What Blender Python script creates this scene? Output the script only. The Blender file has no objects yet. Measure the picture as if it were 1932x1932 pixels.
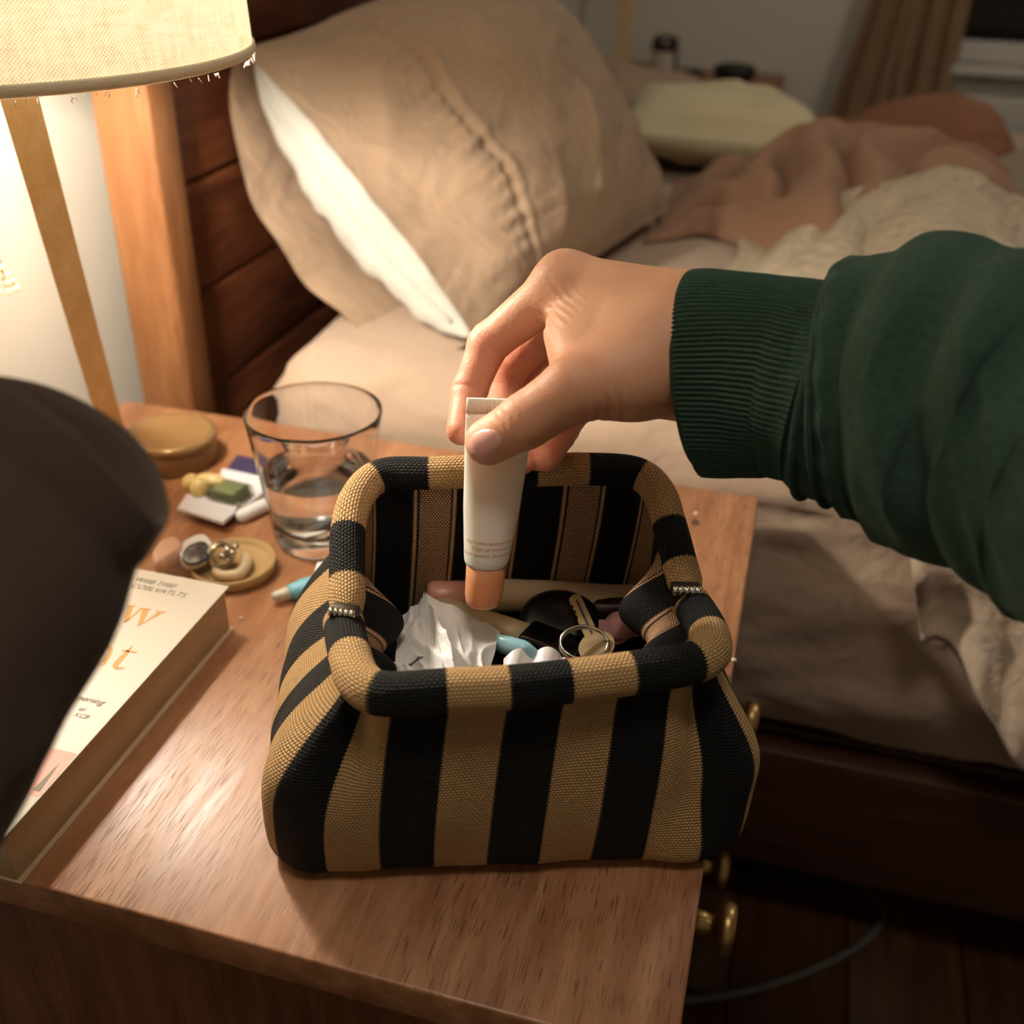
import bpy, bmesh, math, random
import numpy as np
from mathutils import Vector, Matrix, noise as mnoise

# ------------------------------------------------------------------ camera
F_PX, PITCH, ROLL, YAW = 1966.0, 0.5426, 0.0283, 0.2559
T = 0.55                                   # height of the nightstand top
CAM = np.array([0.0, 0.0, T + 0.43])
_cy, _sy = math.cos(YAW), math.sin(YAW)
FWD = np.array([-_sy * math.cos(PITCH), _cy * math.cos(PITCH), -math.sin(PITCH)])
_r = np.array([_cy, _sy, 0.0]); _u = np.cross(_r, FWD)
RI = math.cos(ROLL) * _r + math.sin(ROLL) * _u
UP = -math.sin(ROLL) * _r + math.cos(ROLL) * _u

sc = bpy.context.scene
cd = bpy.data.cameras.new('camera'); cam = bpy.data.objects.new('camera', cd)
sc.collection.objects.link(cam); sc.camera = cam
cd.sensor_width = 36.0; cd.lens = F_PX * 36.0 / 1932.0
cd.clip_start = 0.02
m = Matrix.Identity(4)
for i in range(3):
    m[i][0], m[i][1], m[i][2], m[i][3] = RI[i], UP[i], -FWD[i], CAM[i]
cam.matrix_world = m
cd.dof.use_dof = True; cd.dof.focus_distance = 0.54; cd.dof.aperture_fstop = 5.6

# ------------------------------------------------------------------ world, exposure
w = bpy.data.worlds.new('night'); sc.world = w; w.use_nodes = True
w.node_tree.nodes['Background'].inputs[0].default_value = (0.012, 0.012, 0.014, 1)
w.node_tree.nodes['Background'].inputs[1].default_value = 0.1
sc.view_settings.view_transform = 'Standard'; sc.view_settings.look = 'None'
sc.view_settings.exposure = 0.45; sc.view_settings.gamma = 1.0
sc.view_settings.use_curve_mapping = False
sc.cycles.use_denoising = True
sc.cycles.sample_clamp_indirect = 2.0
sc.cycles.max_bounces = 9; sc.cycles.diffuse_bounces = 3; sc.cycles.glossy_bounces = 3
sc.cycles.adaptive_threshold = 0.2; sc.cycles.adaptive_min_samples = 16
sc.cycles.transmission_bounces = 9; sc.cycles.transparent_max_bounces = 8
LAMP_XY = (-0.487, 0.555); LAMP_R = 0.167; LAMP_Z0 = 0.887
BULB_STRENGTH = 450.0                     # the glowing bulb inside the shade lights the room
BULB_COL = (1.0, 0.89, 0.75)
FILL_STRENGTH = 17.0  # glow of the fill domes added on the ceiling

# ------------------------------------------------------------------ pixel rays to real places
def ray(px, py): return RI * (px - 966) - UP * (py - 966) + FWD * F_PX
def atZ(px, py, Z=T): d = ray(px, py); return CAM + d * ((Z - CAM[2]) / d[2])
def atX(px, py, x): d = ray(px, py); return CAM + d * ((x - CAM[0]) / d[0])
def atY(px, py, y): d = ray(px, py); return CAM + d * ((y - CAM[1]) / d[1])
def atD(px, py, dep): return CAM + ray(px, py) / F_PX * dep

# ------------------------------------------------------------------ helpers: colours and materials
def lin(c):
    r = []
    for v in c:
        v /= 255.0
        r.append(v / 12.92 if v <= 0.04045 else ((v + 0.055) / 1.055) ** 2.4)
    return (*r, 1.0)
class N:
    def __init__(s, name):
        s.m = bpy.data.materials.new(name); s.m.use_nodes = True
        s.t = s.m.node_tree; s.b = s.t.nodes['Principled BSDF']
    def n(s, typ, **kw):
        o = s.t.nodes.new(typ)
        for k, v in kw.items():
            if k[0] == '_': o.inputs[k[1:]].default_value = v
            elif hasattr(o, k): setattr(o, k, v)
        return o
    def l(s, a, b): s.t.links.new(a, b)
    def setin(s, sock, v):
        if hasattr(v, 'is_linked') or hasattr(v, 'links'): s.l(v, sock)
        else: sock.default_value = v
    def math(s, op, a, b=0.0, c=None):
        o = s.n('ShaderNodeMath', operation=op)
        s.setin(o.inputs[0], a); s.setin(o.inputs[1], b)
        if c is not None: s.setin(o.inputs[2], c)
        return o.outputs[0]
    def mix(s, f, a, b, mode='MIX'):
        o = s.n('ShaderNodeMixRGB', blend_type=mode)
        s.setin(o.inputs[0], f); s.setin(o.inputs[1], a); s.setin(o.inputs[2], b)
        return o.outputs[0]
    def coord(s, which='Object'):
        return s.n('ShaderNodeTexCoord').outputs[which]
    def mapping(s, vec, scale=(1, 1, 1), rot=(0, 0, 0), loc=(0, 0, 0)):
        o = s.n('ShaderNodeMapping'); s.l(vec, o.inputs[0])
        o.inputs['Scale'].default_value = scale; o.inputs['Rotation'].default_value = rot
        o.inputs['Location'].default_value = loc
        return o.outputs[0]
    def noise(s, vec, scale, detail=3, rough=.5, dist=0.0):
        o = s.n('ShaderNodeTexNoise'); s.l(vec, o.inputs['Vector'])
        o.inputs['Scale'].default_value = scale; o.inputs['Detail'].default_value = detail
        o.inputs['Roughness'].default_value = rough; o.inputs['Distortion'].default_value = dist
        return o.outputs[0]
    def ramp(s, f, stops):
        o = s.n('ShaderNodeValToRGB'); s.l(f, o.inputs[0])
        e = o.color_ramp.elements
        while len(e) < len(stops): e.new(0.5)
        for k, (p, c) in enumerate(stops): e[k].position = p; e[k].color = c
        return o.outputs[0]
    def bump(s, h, strength=.3, dist=.001):
        o = s.n('ShaderNodeBump'); s.l(h, o.inputs['Height'])
        o.inputs['Strength'].default_value = strength; o.inputs['Distance'].default_value = dist
        s.l(o.outputs[0], s.b.inputs['Normal']); return o
    def col(s, c): s.setin(s.b.inputs['Base Color'], c)
def G(v): return (v, v, v, 1)

def plain(name, c, rough=.5, metal=0.0, spec=.5, bump=0.0, bscale=300, var=0.0, **kw):
    k = N(name); k.b.inputs['Roughness'].default_value = rough; k.b.inputs['Metallic'].default_value = metal
    k.b.inputs['Specular IOR Level'].default_value = spec
    v = k.coord()
    if var: k.col(k.mix(k.noise(v, 40, 3), tuple(x * (1 - var) for x in lin(c)[:3]) + (1,), tuple(min(1, x * (1 + var)) for x in lin(c)[:3]) + (1,)))
    else: k.col(lin(c))
    if bump: k.bump(k.noise(v, bscale, 1), bump, .001)
    for a, b in kw.items():
        k.b.inputs[a.replace('_', ' ')].default_value = b
    return k.m

def wood(name, base, dark, light, axis=1, rough=.45, pores=.6, pore_scale=1.0, spec=.4, knot=None, bump=.15):
    """grain runs along the given local axis"""
    k = N(name); v = k.coord()
    sc_ = [1.0, 1.0, 1.0]; sc_[axis] = .12
    mp = k.mapping(v, tuple(sc_))
    big = k.noise(mp, 14, 2, .55, .6)
    fine = k.noise(mp, 90, 2, .6, .2)
    ps = [1.0, 1.0, 1.0]; ps[axis] = .045
    pm = k.mapping(v, tuple(ps))
    pore = k.noise(pm, 620 * pore_scale, 1, .5, .1)
    porem = k.ramp(pore, [(.34, G(1)), (.40, G(0))])
    zone = k.ramp(k.noise(mp, 22, 1), [(.35, G(.25)), (.6, G(1))])
    c = k.mix(k.ramp(big, [(.3, G(0)), (.7, G(1))]), lin(dark), lin(base))
    c = k.mix(k.ramp(fine, [(.4, G(0)), (.75, G(.75))]), c, lin(light))
    pm_ = k.math('MULTIPLY', porem, zone); pm_ = k.math('MULTIPLY', pm_, pores)
    c = k.mix(pm_, c, tuple(x * .28 for x in lin(dark)[:3]) + (1,))
    if knot:
        sx = k.n('ShaderNodeSeparateXYZ'); k.l(v, sx.inputs[0])
        dx = k.math('DIVIDE', k.math('SUBTRACT', sx.outputs[0], knot[0]), knot[2])
        dy = k.math('DIVIDE', k.math('SUBTRACT', sx.outputs[1], knot[1]), knot[3])
        d = k.math('ADD', k.math('MULTIPLY', dx, dx), k.math('MULTIPLY', dy, dy))
        c = k.mix(k.ramp(d, [(.5, G(.85)), (1.0, G(0))]), c, lin((70, 38, 24)))
    k.col(c)
    k.b.inputs['Specular IOR Level'].default_value = spec
    k.l(k.ramp(fine, [(.3, G(rough - .06)), (.7, G(rough + .08))]), k.b.inputs['Roughness'])
    k.bump(k.math('SUBTRACT', fine, k.math('MULTIPLY', pm_, 1.2)), bump, .0008)
    return k.m

def cloth(name, c, c2=None, weave=1400, crinkle=0.25, cscale=38, rough=.85, wv=.12, sheen=.15, cdist=.006):
    k = N(name); v = k.coord()
    k.b.inputs['Roughness'].default_value = rough; k.b.inputs['Specular IOR Level'].default_value = .15
    k.b.inputs['Sheen Weight'].default_value = sheen; k.b.inputs['Sheen Roughness'].default_value = .5
    c2 = c2 or tuple(x * .9 for x in c)
    k.col(k.mix(k.noise(v, 9, 2), lin(c), lin(c2)))
    h = k.noise(v, weave, 0)
    cr = k.noise(v, cscale, 3, .55, .5)
    b1 = k.n('ShaderNodeBump'); k.l(cr, b1.inputs['Height']); b1.inputs['Strength'].default_value = crinkle
    b1.inputs['Distance'].default_value = cdist
    b2 = k.n('ShaderNodeBump'); k.l(h, b2.inputs['Height']); b2.inputs['Strength'].default_value = wv
    b2.inputs['Distance'].default_value = .0006; k.l(b1.outputs[0], b2.inputs['Normal'])
    k.l(b2.outputs[0], k.b.inputs['Normal'])
    return k.m

# ------------------------------------------------------------------ helpers: objects
WLOC = {}
def setup(o, label, cat, group=None):
    if label: o['label'] = label
    if cat: o['category'] = cat
    if group: o['group'] = group
def thing(name, loc, label, cat, group=None):
    o = bpy.data.objects.new(name, None); sc.collection.objects.link(o)
    o.empty_display_size = .02; o.location = tuple(loc); WLOC[o] = np.array(loc, float)
    setup(o, label, cat, group); return o
def mk(name, V, Fc, mat, parent=None, label=None, cat=None, group=None, smooth=True, uv=None, kind=None, angle=None):
    V = np.asarray(V, float)
    if parent is None:
        loc = np.array([(V[:, 0].min() + V[:, 0].max()) / 2, (V[:, 1].min() + V[:, 1].max()) / 2, V[:, 2].min()])
    else: loc = WLOC[parent]
    me = bpy.data.meshes.new(name)
    me.from_pydata([tuple(p) for p in (V - loc)], [], [tuple(int(i) for i in f) for f in Fc])
    if uv is not None:
        ul = me.uv_layers.new(name='UVMap'); uv = np.asarray(uv, float)
        idx = np.empty(len(me.loops), dtype=np.int32); me.loops.foreach_get('vertex_index', idx)
        ul.data.foreach_set('uv', uv[idx].ravel())
    me.update()
    bm = bmesh.new(); bm.from_mesh(me); bmesh.ops.recalc_face_normals(bm, faces=bm.faces); bm.to_mesh(me); bm.free()
    o = bpy.data.objects.new(name, me); sc.collection.objects.link(o)
    if isinstance(mat, (list, tuple)):
        for q in mat: me.materials.append(q)
    elif mat is not None: me.materials.append(mat)
    if smooth:
        me.polygons.foreach_set('use_smooth', [True] * len(me.polygons))
        if angle is not None:
            try: me.set_sharp_from_angle(angle=math.radians(angle))
            except Exception: pass
    if parent is None: o.location = tuple(loc)
    else: o.parent = parent
    WLOC[o] = np.array(loc, float)
    setup(o, label, cat, group)
    if kind: o['kind'] = kind
    return o

def rbox(c, size, r=.003, seg=3, R=None):
    """rounded box: verts, faces (world); c centre"""
    sx, sy, sz = [s / 2 for s in size]; r = min(r, sx * .99, sy * .99, sz * .99)
    def ax(h): 
        a = [-h + r * (1 - math.cos(math.pi / 2 * i / seg)) for i in range(seg + 1)]
        return np.array(a + [-x for x in reversed(a)])
    return rbox_axes(c, size, r, [ax(sx), ax(sy), ax(sz)], R)
def rbox_axes(c, size, r, axs, R=None):
    h = np.array(size) / 2.0
    V = []; Fc = []; idx = {}
    def vid(p):
        k = tuple(np.round(p, 7))
        if k not in idx: idx[k] = len(V); V.append(p)
        return idx[k]
    for d in range(3):
        a, b = [(1, 2), (2, 0), (0, 1)][d]
        for s in (-1, 1):
            A, B = axs[a], axs[b]
            g = [[None] * len(B) for _ in A]
            for i, x in enumerate(A):
                for j, y in enumerate(B):
                    p = np.zeros(3); p[d] = s * h[d]; p[a] = x; p[b] = y; g[i][j] = vid(p)
            for i in range(len(A) - 1):
                for j in range(len(B) - 1):
                    q = [g[i][j], g[i + 1][j], g[i + 1][j + 1], g[i][j + 1]]
                    Fc.append(q if s > 0 else q[::-1])
    V = np.array(V); Q = np.clip(V, -(h - r), h - r); D = V - Q; L = np.linalg.norm(D, axis=1, keepdims=True)
    V = Q + np.where(L > 1e-9, D / np.maximum(L, 1e-9) * r, 0)
    if R is not None: V = V @ np.asarray(R).T
    return V + np.asarray(c), Fc
def box(c, size, R=None):
    h = np.array(size) / 2
    V = np.array([[x, y, z] for x in (-1, 1) for y in (-1, 1) for z in (-1, 1)]) * h
    if R is not None: V = V @ np.asarray(R).T
    return V + np.asarray(c), [(0, 1, 3, 2), (4, 6, 7, 5), (0, 4, 5, 1), (2, 3, 7, 6), (0, 2, 6, 4), (1, 5, 7, 3)]
def span(x0, x1, y0, y1, z0, z1, r=0.002):
    return rbox(((x0 + x1) / 2, (y0 + y1) / 2, (z0 + z1) / 2), (x1 - x0, y1 - y0, z1 - z0), r, 2)
def join(*ms):
    V = []; Fc = []; n = 0
    for v, f in ms:
        V.append(np.asarray(v)); Fc += [tuple(i + n for i in q) for q in f]; n += len(v)
    return np.concatenate(V), Fc
def gridf(nu, nv, cu=False, cv=False):
    Fc = []
    for i in range(nu if cu else nu - 1):
        for j in range(nv if cv else nv - 1):
            a, b = i, (i + 1) % nu; c, d = j, (j + 1) % nv
            Fc.append((a * nv + c, b * nv + c, b * nv + d, a * nv + d))
    return Fc
def frame(z):
    z = np.asarray(z, float); z = z / np.linalg.norm(z)
    a = np.array([0, 0, 1.0]) if abs(z[2]) < .9 else np.array([1.0, 0, 0])
    x = np.cross(a, z); x /= np.linalg.norm(x); return np.stack([x, np.cross(z, x), z], 1)
def lathe(prof, c=(0, 0, 0), seg=48, axis=(0, 0, 1), R=None, sx=1.0, sy=1.0):
    prof = np.asarray(prof, float); th = np.linspace(0, 2 * np.pi, seg, endpoint=False)
    V = np.stack([np.outer(np.cos(th), prof[:, 0]) * sx, np.outer(np.sin(th), prof[:, 0]) * sy, np.tile(prof[:, 1], (seg, 1))], 2).reshape(-1, 3)
    if R is None: R = np.eye(3) if tuple(axis) == (0, 0, 1) else frame(axis)
    n = len(prof); Fc = gridf(seg, n, True)
    if prof[0, 0] > 1e-6: Fc.append(tuple(i * n for i in range(seg))[::-1])
    if prof[-1, 0] > 1e-6: Fc.append(tuple(i * n + n - 1 for i in range(seg)))
    return V @ R.T + np.asarray(c), Fc
def crom(P, n=8, closed=False):
    P = np.asarray(P, float); out = []
    N_ = len(P); rng = range(N_ if closed else N_ - 1)
    for i in rng:
        if closed: a, b, c, d = P[(i - 1) % N_], P[i], P[(i + 1) % N_], P[(i + 2) % N_]
        else: a, b, c, d = P[max(i - 1, 0)], P[i], P[i + 1], P[min(i + 2, N_ - 1)]
        for k in range(n):
            t = k / n
            out.append(.5 * ((2 * b) + (-a + c) * t + (2 * a - 5 * b + 4 * c - d) * t * t + (-a + 3 * b - 3 * c + d) * t ** 3))
    if not closed: out.append(P[-1])
    return np.array(out)
def tube(P, rad, seg=12, closed=False, cap=True, up=None, sx=1.0, sy=1.0, roundcap=False):
    """tube with parallel transported frames; rad scalar or per-point"""
    P = np.asarray(P, float); n = len(P); rad = np.broadcast_to(np.asarray(rad, float), (n,)).copy()
    if closed: tn = np.roll(P, -1, 0) - np.roll(P, 1, 0)
    else: tn = np.gradient(P, axis=0)
    tn /= np.maximum(np.linalg.norm(tn, axis=1, keepdims=True), 1e-12)
    u = np.array(up, float) if up is not None else frame(tn[0])[:, 0]
    U = []
    for i in range(n):
        u = (np.array(up, float) if up is not None else u); u = u - tn[i] * (u @ tn[i]); u = u / np.linalg.norm(u); U.append(u)
    U = np.array(U); W = np.cross(tn, U)
    th = np.linspace(0, 2 * np.pi, seg, endpoint=False)
    V = P[:, None, :] + rad[:, None, None] * (np.cos(th)[None, :, None] * U[:, None, :] * sx + np.sin(th)[None, :, None] * W[:, None, :] * sy)
    V = V.reshape(-1, 3); Fc = gridf(n, seg, closed, True)
    if not closed and cap:
        Fc.append(tuple(range(seg))[::-1]); Fc.append(tuple((n - 1) * seg + i for i in range(seg)))
    return V, Fc
def capsule_path(a, b, r, n=6):
    """points & radii for a rounded-end rod"""
    a = np.asarray(a, float); b = np.asarray(b, float); d = (b - a) / np.linalg.norm(b - a)
    P = []; Rr = []
    for i in range(n + 1):
        t = math.pi / 2 * i / n; P.append(a + d * r * (1 - math.cos(t)) ); Rr.append(max(r * math.sin(t), 1e-5))
    for i in range(n, -1, -1):
        t = math.pi / 2 * i / n; P.append(b - d * r * (1 - math.cos(t))); Rr.append(max(r * math.sin(t), 1e-5))
    return np.array(P), np.array(Rr)
def poly_extrude(P, thick, Rm, c):
    """flat outline (2D) extruded along local z by thick"""
    P = np.asarray(P, float); n = len(P)
    V = np.concatenate([np.c_[P, np.zeros(n)], np.c_[P, np.full(n, thick)]]) @ np.asarray(Rm).T + np.asarray(c)
    return V, [tuple(range(n))[::-1], tuple(range(n, 2 * n))] + [(i, (i + 1) % n, (i + 1) % n + n, i + n) for i in range(n)]
def fbm(p, oct=3, s=1.0):
    v = 0; a = 1.0; f = s
    for _ in range(oct):
        v += a * mnoise.noise(Vector((p[0] * f, p[1] * f, p[2] * f))); a *= .5; f *= 2.03
    return v
def sstep(a, b, x):
    t = np.clip((x - a) / (b - a), 0, 1); return t * t * (3 - 2 * t)
def rotz(a): c, s = math.cos(a), math.sin(a); return np.array([[c, -s, 0], [s, c, 0], [0, 0, 1]])

# ------------------------------------------------------------------ helpers: distance fields to a mesh
def surface_nets(F, org, h):
    S = F < 0; nx, ny, nz = F.shape
    cnt = np.zeros((nx - 1, ny - 1, nz - 1), np.int8); acc = np.zeros((nx - 1, ny - 1, nz - 1, 3), np.float32)
    c0 = [(0, 0, 0), (1, 0, 0), (0, 1, 0), (1, 1, 0), (0, 0, 1), (1, 0, 1), (0, 1, 1), (1, 1, 1)]
    sl = lambda o: (slice(o[0], nx - 1 + o[0]), slice(o[1], ny - 1 + o[1]), slice(o[2], nz - 1 + o[2]))
    for a in range(8):
        for b in range(a + 1, 8):
            oa, ob = np.array(c0[a]), np.array(c0[b])
            if np.abs(oa - ob).sum() != 1: continue
            fa, fb = F[sl(oa)], F[sl(ob)]; x = S[sl(oa)] != S[sl(ob)]
            t = np.where(x, fa / np.where(x, fa - fb, 1), 0)
            for d in range(3): acc[..., d] += np.where(x, oa[d] + t * (ob[d] - oa[d]), 0)
            cnt += x
    act = cnt > 0; ids = -np.ones(act.shape, np.int64); ids[act] = np.arange(act.sum())
    ii = np.argwhere(act); V = (ii + acc[act] / cnt[act][:, None]) * h + org
    Fc = []
    for d in range(3):
        e = [0, 0, 0]; e[d] = 1
        A = S[:nx - e[0], :ny - e[1], :nz - e[2]]; B = S[e[0]:, e[1]:, e[2]:]
        X = np.argwhere(A != B); u, v = (d + 1) % 3, (d + 2) % 3
        ok = (X[:, u] > 0) & (X[:, v] > 0) & (X[:, u] < F.shape[u] - 1) & (X[:, v] < F.shape[v] - 1); X = X[ok]
        flip = A[tuple(X.T)]
        q = []
        for du, dv in ((-1, -1), (0, -1), (0, 0), (-1, 0)):
            Y = X.copy(); Y[:, u] += du; Y[:, v] += dv; q.append(ids[tuple(Y.T)])
        q = np.stack(q, 1); q[~flip] = q[~flip][:, ::-1]; Fc.append(q)
    return V, np.concatenate(Fc)
def sd_cone(p, a, b, ra, rb):
    a = np.asarray(a, np.float32); b = np.asarray(b, np.float32); ba = b - a
    t = np.clip(((p - a) @ ba) / (ba @ ba), 0, 1)
    return np.linalg.norm(p - a - t[..., None] * ba, axis=-1) - (ra + (rb - ra) * t)
def smin(a, b, k):
    h = np.clip(.5 + .5 * (b - a) / k, 0, 1); return b + (a - b) * h - k * h * (1 - h)

# ================================================================== materials
M = {}
M['wall'] = plain('painted_wall', (222, 217, 203), .9, spec=.1, bump=.12, bscale=220)
M['ceil'] = plain('ceiling_paint', (225, 220, 210), .95, spec=.05)
M['walnut'] = wood('walnut_top', (150, 95, 60), (112, 66, 38), (176, 120, 80), 1, .42, .85, 1.0, .5, bump=.25)
M['walnut_side'] = wood('walnut_side', (120, 76, 47), (88, 52, 30), (140, 92, 60), 2, .5, .5)
M['walnut_edge'] = wood('walnut_edge', (120, 78, 48), (92, 56, 32), (140, 92, 58), 0, .5, .3)
M['post'] = wood('amber_post', (142, 94, 56), (120, 76, 44), (158, 110, 70), 2, .5, .25)
M['mahog'] = wood('mahogany_boards', (98, 52, 30), (64, 32, 18), (120, 68, 40), 1, .5, .2)
M['mahog_x'] = wood('mahogany_rail', (70, 40, 24), (46, 25, 15), (84, 50, 30), 0, .5, .2)
M['lampwood'] = wood('pale_pine', (236, 204, 152), (222, 184, 130), (244, 218, 172), 2, .55, .12)
M['floor'] = wood('floor_plank', (70, 40, 22), (50, 28, 15), (84, 50, 28), 1, .4, .3)
M['sheet'] = cloth('taupe_sheet', (180, 158, 138), (170, 147, 127), crinkle=.5, cscale=22, cdist=.010)
M['case'] = cloth('taupe_pillowcase', (172, 146, 122), (158, 133, 110), crinkle=.7, cscale=15, cdist=.016)
M['white_pillow'] = cloth('white_pillow', (192, 192, 184), (180, 179, 170), crinkle=.5, cscale=24, cdist=.01)
M['cream'] = cloth('cream_cloth', (216, 206, 170), (202, 190, 154), crinkle=.3, cscale=14, cdist=.01)
M['rust'] = cloth('rust_cloth', (138, 94, 68), (126, 84, 60), crinkle=.2, cscale=12, sheen=.05)
M['fleece'] = cloth('mauve_fleece', (164, 128, 104), (150, 114, 92), weave=700, wv=.3, crinkle=.3, cscale=22, sheen=.1)
M['grey_blanket'] = cloth('grey_blanket', (150, 136, 120), (136, 122, 108), weave=700, wv=.3, crinkle=.3, sheen=.08)
M['curtain'] = cloth('brown_curtain', (158, 128, 98), (144, 114, 86), crinkle=.1)
M['brass'] = plain('aged_brass', (176, 146, 96), .35, 1.0)
M['steel'] = plain('polished_steel', (210, 205, 195), .18, 1.0)
M['dark_metal'] = plain('dark_metal', (60, 55, 50), .4, .8)
M['white_trim'] = plain('white_trim', (210, 206, 196), .5)
M['white_plastic'] = plain('white_plastic', (236, 234, 230), .35)
M['black_plastic'] = plain('black_plastic', (14, 14, 15), .45)
M['black_gloss'] = plain('black_gloss', (8, 8, 9), .12)
def quilt_mat():
    k = N('white_sherpa'); v = k.coord()
    k.b.inputs['Roughness'].default_value = .95; k.b.inputs['Specular IOR Level'].default_value = .05
    k.col(k.mix(k.noise(v, 16, 3), lin((226, 210, 184)), lin((206, 188, 162))))
    vo = k.n('ShaderNodeTexVoronoi', feature='SMOOTH_F1'); k.l(v, vo.inputs['Vector']); vo.inputs['Scale'].default_value = 70
    k.bump(k.math('ADD', vo.outputs['Distance'], k.math('MULTIPLY', k.noise(v, 120, 4, .6, 1.0), .8)), 1.0, .010)
    return k.m
M['sherpa'] = quilt_mat()

# ================================================================== the room
WX, WY = -0.66, 3.20
def struct(o): o['kind'] = 'structure'; return o
fl = struct(mk('floor', *box((.75, 1.0, -.03), (3.3, 4.6, .04)), M['dark_metal'], smooth=False))
pv, pf = rbox((0, 0, 0), (.118, 1.2, .012), .0015, 1)
proto = None
for i in range(28):
    for j in range(4):
        x = WX + .06 + i * .12; y = -1.1 + (j - .5 * (i % 2)) * 1.203 + .6
        if y - .6 > WY or x > 2.3: continue
        if proto is None:
            proto = mk('plank', pv + np.array([x, y, -.006]) , pf, M['floor'], fl)
            me0 = proto.data; base0 = np.array([x, y])
        else:
            o = bpy.data.objects.new('plank', me0); sc.collection.objects.link(o); o.parent = fl
            o.location = (x - base0[0], y - base0[1], 0)
struct(mk('wall_left', *box((WX - .05, 1.0, 1.2), (.1, 4.6, 2.5)), M['wall'], smooth=False))
def wall_back():
    # a real opening for the window
    parts = []
    x0, x1, z0, z1 = .30, 1.45, .60, 1.75
    for (a, b, c, d) in ((WX, x0, 0, 2.45), (x1, 2.4, 0, 2.45), (x0, x1, 0, z0), (x0, x1, z1, 2.45)):
        parts.append(box(((a + b) / 2, WY + .06, (c + d) / 2), (b - a, .12, d - c)))
    return join(*parts)
struct(mk('wall_back', *wall_back(), M['wall'], smooth=False))
struct(mk('wall_right', *box((2.42, 1.0, 1.2), (.1, 4.6, 2.5)), M['wall'], smooth=False))
struct(mk('wall_front', *box((.87, -1.3, 1.2), (3.2, .1, 2.5)), M['wall'], smooth=False))
struct(mk('ceiling', *box((.87, 1.0, 2.47), (3.3, 4.7, .06)), M['ceil'], smooth=False))
# window with sill and dark pane
win = thing('window_1', (.925, WY, .66), None, None); win['kind'] = 'structure'
def wfr():
    a = []
    for x in (.315, 1.435): a.append(span(x - .02, x + .02, WY - .015, WY + .06, .60, 1.75))
    for z in (.630, 1.72, 1.2): a.append(span(.30, 1.45, WY - .012, WY + .055, z - .025, z + .025))
    return join(*a)
mk('window_frame', *wfr(), M['white_trim'], win)
mk('window_sill', *span(.30, 1.5, WY - .06, WY + .02, .575, .600, .006), M['white_trim'], win)
mk('window_apron', *span(.32, 1.47, WY - .025, WY, .50, .575, .006), M['white_trim'], win)
mk('window_pane', *box((.875, WY + .03, 1.18), (1.14, .006, 1.14)), plain('night_glass', (6, 9, 8), .06), win, smooth=False)
# horizontal wall panels under the window
for k, (z0, z1) in enumerate(((.40, .53), (.25, .39), (.1, .24))):
    struct(mk('trim_%d' % (k + 1), *span(.36, 2.0, WY - .03, WY, z0, z1, .01), M['white_trim']))

# ================================================================== curtain on the back wall
def curtain(x0, x1, y, z0, z1, waves, amp, ph, lean=0.0):
    nu, nv = waves * 14, 24
    V = []
    for i in range(nu):
        s = i / (nu - 1)
        for j in range(nv):
            t = j / (nv - 1)
            z_ = z0 + (z1 - z0) * t; x = x0 + (x1 - x0) * s + lean * min(.6, z_ - .44) * (1 - s * .7)
            yy = y + amp * math.sin(2 * math.pi * waves * s + ph) * (.7 + .3 * math.sin(3 * t + s)) + .006 * math.sin(9 * t + 5 * s)
            V.append((x, yy, z0 + (z1 - z0) * t))
    V = np.array(V); Fb = gridf(nu, nv)
    n = len(V); W = V + np.array([0, .004, 0])
    return np.concatenate([V, W]), Fb + [tuple(i + n for i in reversed(f)) for f in Fb]
cu = thing('curtain', (.2, WY - .07, .03), 'brown curtain hanging beside the dark window', 'curtain')
mk('curtain_panel', *curtain(.040, .185, WY - .09, .05, 2.05, 2, .016, .4, .19), M['curtain'], cu)
mk('curtain_panel', *curtain(.178, .345, WY - .075, .05, 2.05, 3, .016, 2.0, .0), M['curtain'], cu)
mk('curtain_rod', *tube([(-.05, WY - .08, 2.07), (1.75, WY - .08, 2.07)], .012), M['dark_metal'], cu)

# ================================================================== unseen fill domes added on the ceiling to brighten far wall and camera-facing sides
kc = N('fill_glow'); kc.b.inputs['Emission Color'].default_value = (1.0, .90, .78, 1); kc.b.inputs['Emission Strength'].default_value = FILL_STRENGTH
for cx_, cy_, lab_ in ((.05, -.05, 'added unseen fill dome above the nightstand'), (.95, 2.0, 'added unseen fill dome above the far side of the bed')):
    cl = thing('added_fill_lamp', (cx_, cy_, 2.33), lab_, 'lamp', 'added ceiling fill domes')
    mk('fill_plate', *lathe([(0, 0), (.2, 0), (.2, .03), (0, .03)], (cx_, cy_, 2.41)), M['white_trim'], cl)
    mk('fill_dome', *lathe([(0, 0), (.06, .006), (.12, .025), (.165, .05), (.18, .08), (0, .08)], (cx_, cy_, 2.33)), kc.m, cl)

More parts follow.
